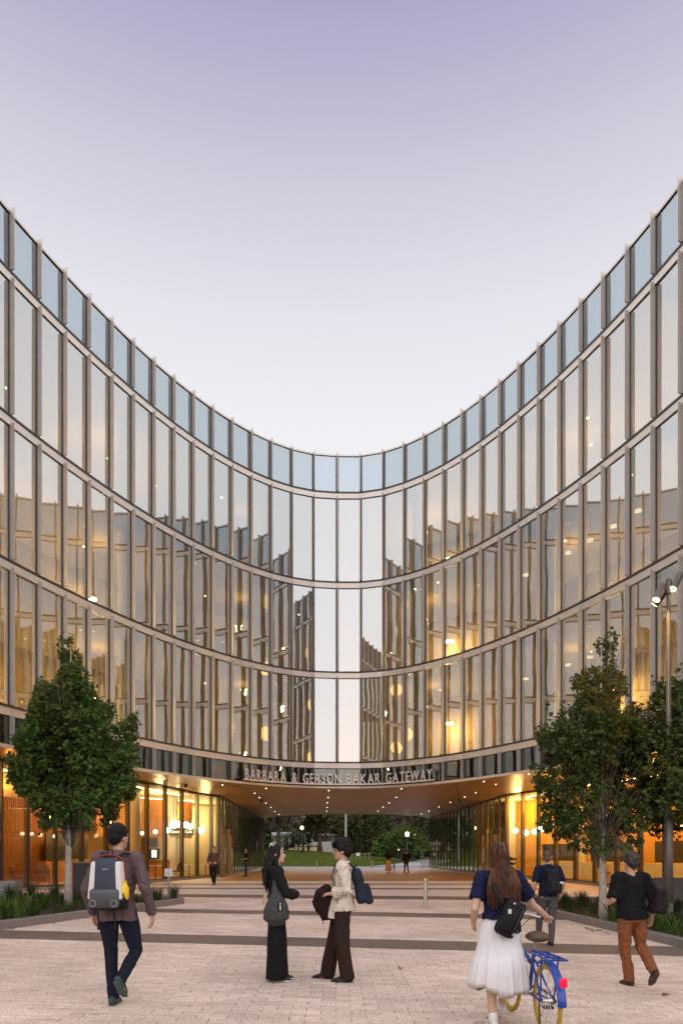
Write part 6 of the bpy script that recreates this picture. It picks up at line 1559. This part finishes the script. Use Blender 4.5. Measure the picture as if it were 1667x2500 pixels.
for q in ((0, 2, 3, 1), (2, 4, 5, 3), (4, 6, 7, 5), (6, 0, 1, 7), (1, 3, 5, 7), (0, 6, 4, 2)): bm.faces.new([v[i] for i in q])
bmesh.ops.recalc_face_normals(bm, faces=bm.faces); obj('wall_block', bm, cwd, t)
for (xx, zz) in ((.85, .45), (1.25, .47)):
    bm = bmesh.new(); tube(bm, [(xx, -.17-xx*.2+.0, zz), (xx, -.28-xx*.2, zz)], .055, n=12, round_end=False); obj('wall_light', bm, steel, t)
# dropped leaves by the right kerb
for k, (x, y) in enumerate(((5.72, 15.0), (5.66, 15.3), (5.80, 14.7), (5.75, 14.9), (5.69, 15.1), (5.83, 14.55), (5.6, 15.25), (5.62, 14.8), (.93, 9.6), (3.9, 8.15))):
    V = []; Fc = []; add_leaf(V, Fc, Vector((0, 0, .012)), Vector((math.cos(k*2.1), math.sin(k*2.1), .05)).normalized(), Vector((.1, .1, 1)).normalized(), .10, .09, 1)
    o = pydata('fallen_leaf', V, Fc, M('dead_leaf', (.16, .06, .03), rough=.8, var=.3), label='dry red-brown leaf on the pavers '+('by the right kerb' if k < 8 else 'in front of the standing man, far from the kerb' if k == 8 else 'near the foot of the man in rust trousers'), cat='leaf', group='fallen leaves on the plaza'); o.location = (x, y, gz(x, y))

# ---- beyond the passage
iron = M('lamp_iron', (.025, .025, .025), rough=.5)
def park_lamp(x, ytop, D, ybot, lab, r=.23, e=16):
    X = px(x, D); zt = pz(ytop, D); zb = max(lawn_z(X, D), -1.44)
    t = empty('park_lamp', (X, D, zb), label=lab, cat='street lamp', group='lit park lamps beyond the passage')
    h = zt-zb
    bm = bmesh.new(); tube(bm, [(0, 0, 0), (0, 0, .5), (0, 0, .52), (0, 0, h-.2)], [.14, .12, .07, .05], n=10, round_end=False); obj('post', bm, iron, t, True)
    bm = bmesh.new(); ell(bm, (0, 0, h), (r, r, r*1.25), n=14, m=8); obj('globe', bm, emit('park_lamp_glow', (1, .68, .30), e*.45), t, True)
    bm = bmesh.new(); tube(bm, [(0, 0, h+r*1.1), (0, 0, h+r*1.6)], [r*.8, r*.1], n=12, round_end=False); obj('cap', bm, iron, t)
    bm = bmesh.new(); tube(bm, [(0, 0, h-r*1.6), (0, 0, h-r*1.05)], [.07, r*.7], n=10, round_end=False); obj('lamp_holder', bm, iron, t)
park_lamp(737, 2021, 98, 2084, 'lit globe lamp on a dark post, on the lawn left of centre')
park_lamp(993.5, 2037, 82, 2105, 'taller lit lamp right of the path behind the two walkers', r=.25)
park_lamp(1009, 2040.5, 94, 2100, 'lit lamp just right of and behind the tallest one by the path')
park_lamp(971.7, 2073, 118, 2098, 'small far lit lamp along the path between the two walkers', r=.2)
park_lamp(859.5, 2062, 124, 2090, 'tiny far lit lamp under the bright green tree', r=.2)
D = 84; X = px(844, D); t = empty('mast', (X, D, lawn_z(X, D)), label='tall plain grey mast rising behind the standing man, cut by the soffit', cat='pole')
bm = bmesh.new(); tube(bm, [(0, 0, 0), (0, 0, 12)], [.15, .11], n=12, round_end=False); obj('mast_pole', bm, M('grey_post', (.30, .28, .27)), t)
bm = bmesh.new(); tube(bm, [(0, 0, 0), (0, 0, .06)], .3, n=12, round_end=False); obj('base_plate', bm, iron, t)
for x, D, lab in ((774, 68.2, 'slim pale post at the far end of the passage left of centre'), (908, 68.2, 'slim pale post at the far end of the passage right of centre'), (1059, 68.0, 'slim pale post at the far right corner of the passage')):
    X = px(x, D); t = empty('pale_post', (X, D, -1.44), label=lab, cat='bollard', group='pale posts at the far end of the passage')
    bm = bmesh.new(); tube(bm, [(0, 0, 0), (0, 0, .78)], .06, n=12, round_end=False); obj('post', bm, M('pale_post_paint', (.42, .36, .28), rough=.5), t)
    bm = bmesh.new(); tube(bm, [(0, 0, .781), (0, 0, .80)], .068, n=12, round_end=False); obj('post_cap', bm, steel, t)
D = 66.9; X = px(647, D); t = empty('traffic_delineator', (X, D, -1.40), label='orange traffic post with white bands by the far left corner of the passage', cat='traffic post')
bm = bmesh.new(); tube(bm, [(0, 0, .08), (0, 0, 1.0)], [.065, .055], n=12, round_end=False); obj('post', bm, M('safety_orange', (.75, .13, .03), rough=.5), t)
for z in (.68, .84):
    bm = bmesh.new(); tube(bm, [(0, 0, z), (0, 0, z+.09)], .067, n=12, round_end=False); obj('reflective_band', bm, white_cab, t)
bm = bmesh.new(); tube(bm, [(0, 0, 0), (0, 0, .08)], [.2, .16], n=12, round_end=False); obj('rubber_base', bm, iron, t)
# low rail fence on the lawn
D = 90; X = px(874, D); t = empty('rail_fence', (X, D, lawn_z(X, D)), label='short rail fence with a small sheet of paper on it at the lawn edge', cat='fence')
for k in range(6):
    bm = bmesh.new(); tube(bm, [(-1.45+k*.58, 0, 0), (-1.45+k*.58, 0, 1.0)], .045, n=8, round_end=False); obj('post', bm, M('fence_wood', (.22, .18, .13), rough=.8), t)
bm = bmesh.new(); bar(bm, (-1.6, -.06, .8), (1.6, -.06, .8), .05, .08); obj('rail', bm, MATS['fence_wood'], t)
bm = bmesh.new(); box(bm, -.22, .18, -.12, -.1, .55, .95); obj('notice', bm, white_cab, t)
# utility posts at the right end
D = 69.5; t = empty('barrier_rack', (px(1037, D), D, -1.44), label='short row of metal posts by the road at the right end of the passage', cat='barrier')
for k in range(5):
    bm = bmesh.new(); bar(bm, (-.42+k*.21, 0, 0), (-.42+k*.21, 0, 1.9 if k < 2 else 1.15), .07, .07); obj('post', bm, M('rack_metal', (.25, .22, .18), rough=.5, metal=.5), t)
bm = bmesh.new(); bar(bm, (-.42, -.05, 1.1), (.45, -.05, 1.1), .05, .05); obj('rail', bm, MATS['rack_metal'], t)
# white building behind the trees
D = 128; X0 = px(690, D); X1 = px(815, D); zb = lawn_z(-5, 128)
wb = empty('white_building', ((X0+X1)/2, D, zb), label='low white modern building with columns, half hidden behind the park trees', cat='building')
wm = M('white_render', (.46, .43, .40), rough=.7, var=.03)
hw = (X1-X0)/2
bm = bmesh.new(); box(bm, -hw-2, hw, 3, 12, -1, 3.4); obj('back_wall', bm, M('shadowed_wall', (.25, .21, .17), rough=.7), wb)
bm = bmesh.new(); box(bm, -hw-2, hw, -.4, 3, .95, 1.65); obj('balcony_band', bm, wm, wb)
bm = bmesh.new(); box(bm, -hw-2, hw, -.6, 3.2, 2.9, 3.5); obj('roof_band', bm, wm, wb)
for k in range(6):
    x = -hw+k*(2*hw*.72/5); bm = bmesh.new(); box(bm, x-.22, x+.22, -.2, .2, -1.2, 2.9); obj('column', bm, wm, wb)
bm = bmesh.new(); box(bm, hw*.5, hw+.4, -.9, -.45, -1.2, 1.7); obj('end_wall', bm, wm, wb)
for k in range(4):
    x = -hw*.8+k*hw*.42; bm = bmesh.new(); box(bm, x, x+hw*.3, 2.9, 2.98, -.6, .75); obj('lit_window', bm, emit('dim_window_glow', (1, .60, .22), .35), wb)
# buildings across the street behind the camera (reflected in the glass)
for k, (x0, x1, y, h, col) in enumerate(((-34, -9, -34, 5.2, (.32, .27, .23)), (-6, 8, -38, 3.2, (.30, .30, .30)), (11, 36, -33, 4.6, (.36, .33, .30)))):
    t = empty('street_building', ((x0+x1)/2, y, -1.75), label=('brown brick building', 'low grey shop building', 'pale rendered building')[k]+' across the street behind the camera', cat='building')
    w = (x1-x0)/2; bm = bmesh.new(); box(bm, -w, w, -10, 0, 0, h+1.75); obj('wall', bm, M('street_wall_%d' % k, col, rough=.8, var=.1, scale=.5), t)
    n = int(w*2/3)
    for f_ in range(max(1, int(h/3.2))):
        for i in range(n):
            x = -w+1+i*3; bm = bmesh.new(); box(bm, x, x+1.6, .003, .06, 1+f_*3.2, 2.7+f_*3.2); obj('window', bm, dark, t)
    bm = bmesh.new(); box(bm, -w-.2, w+.2, -10.2, .2, h+1.76, h+2.0); obj('roof', bm, dark, t)
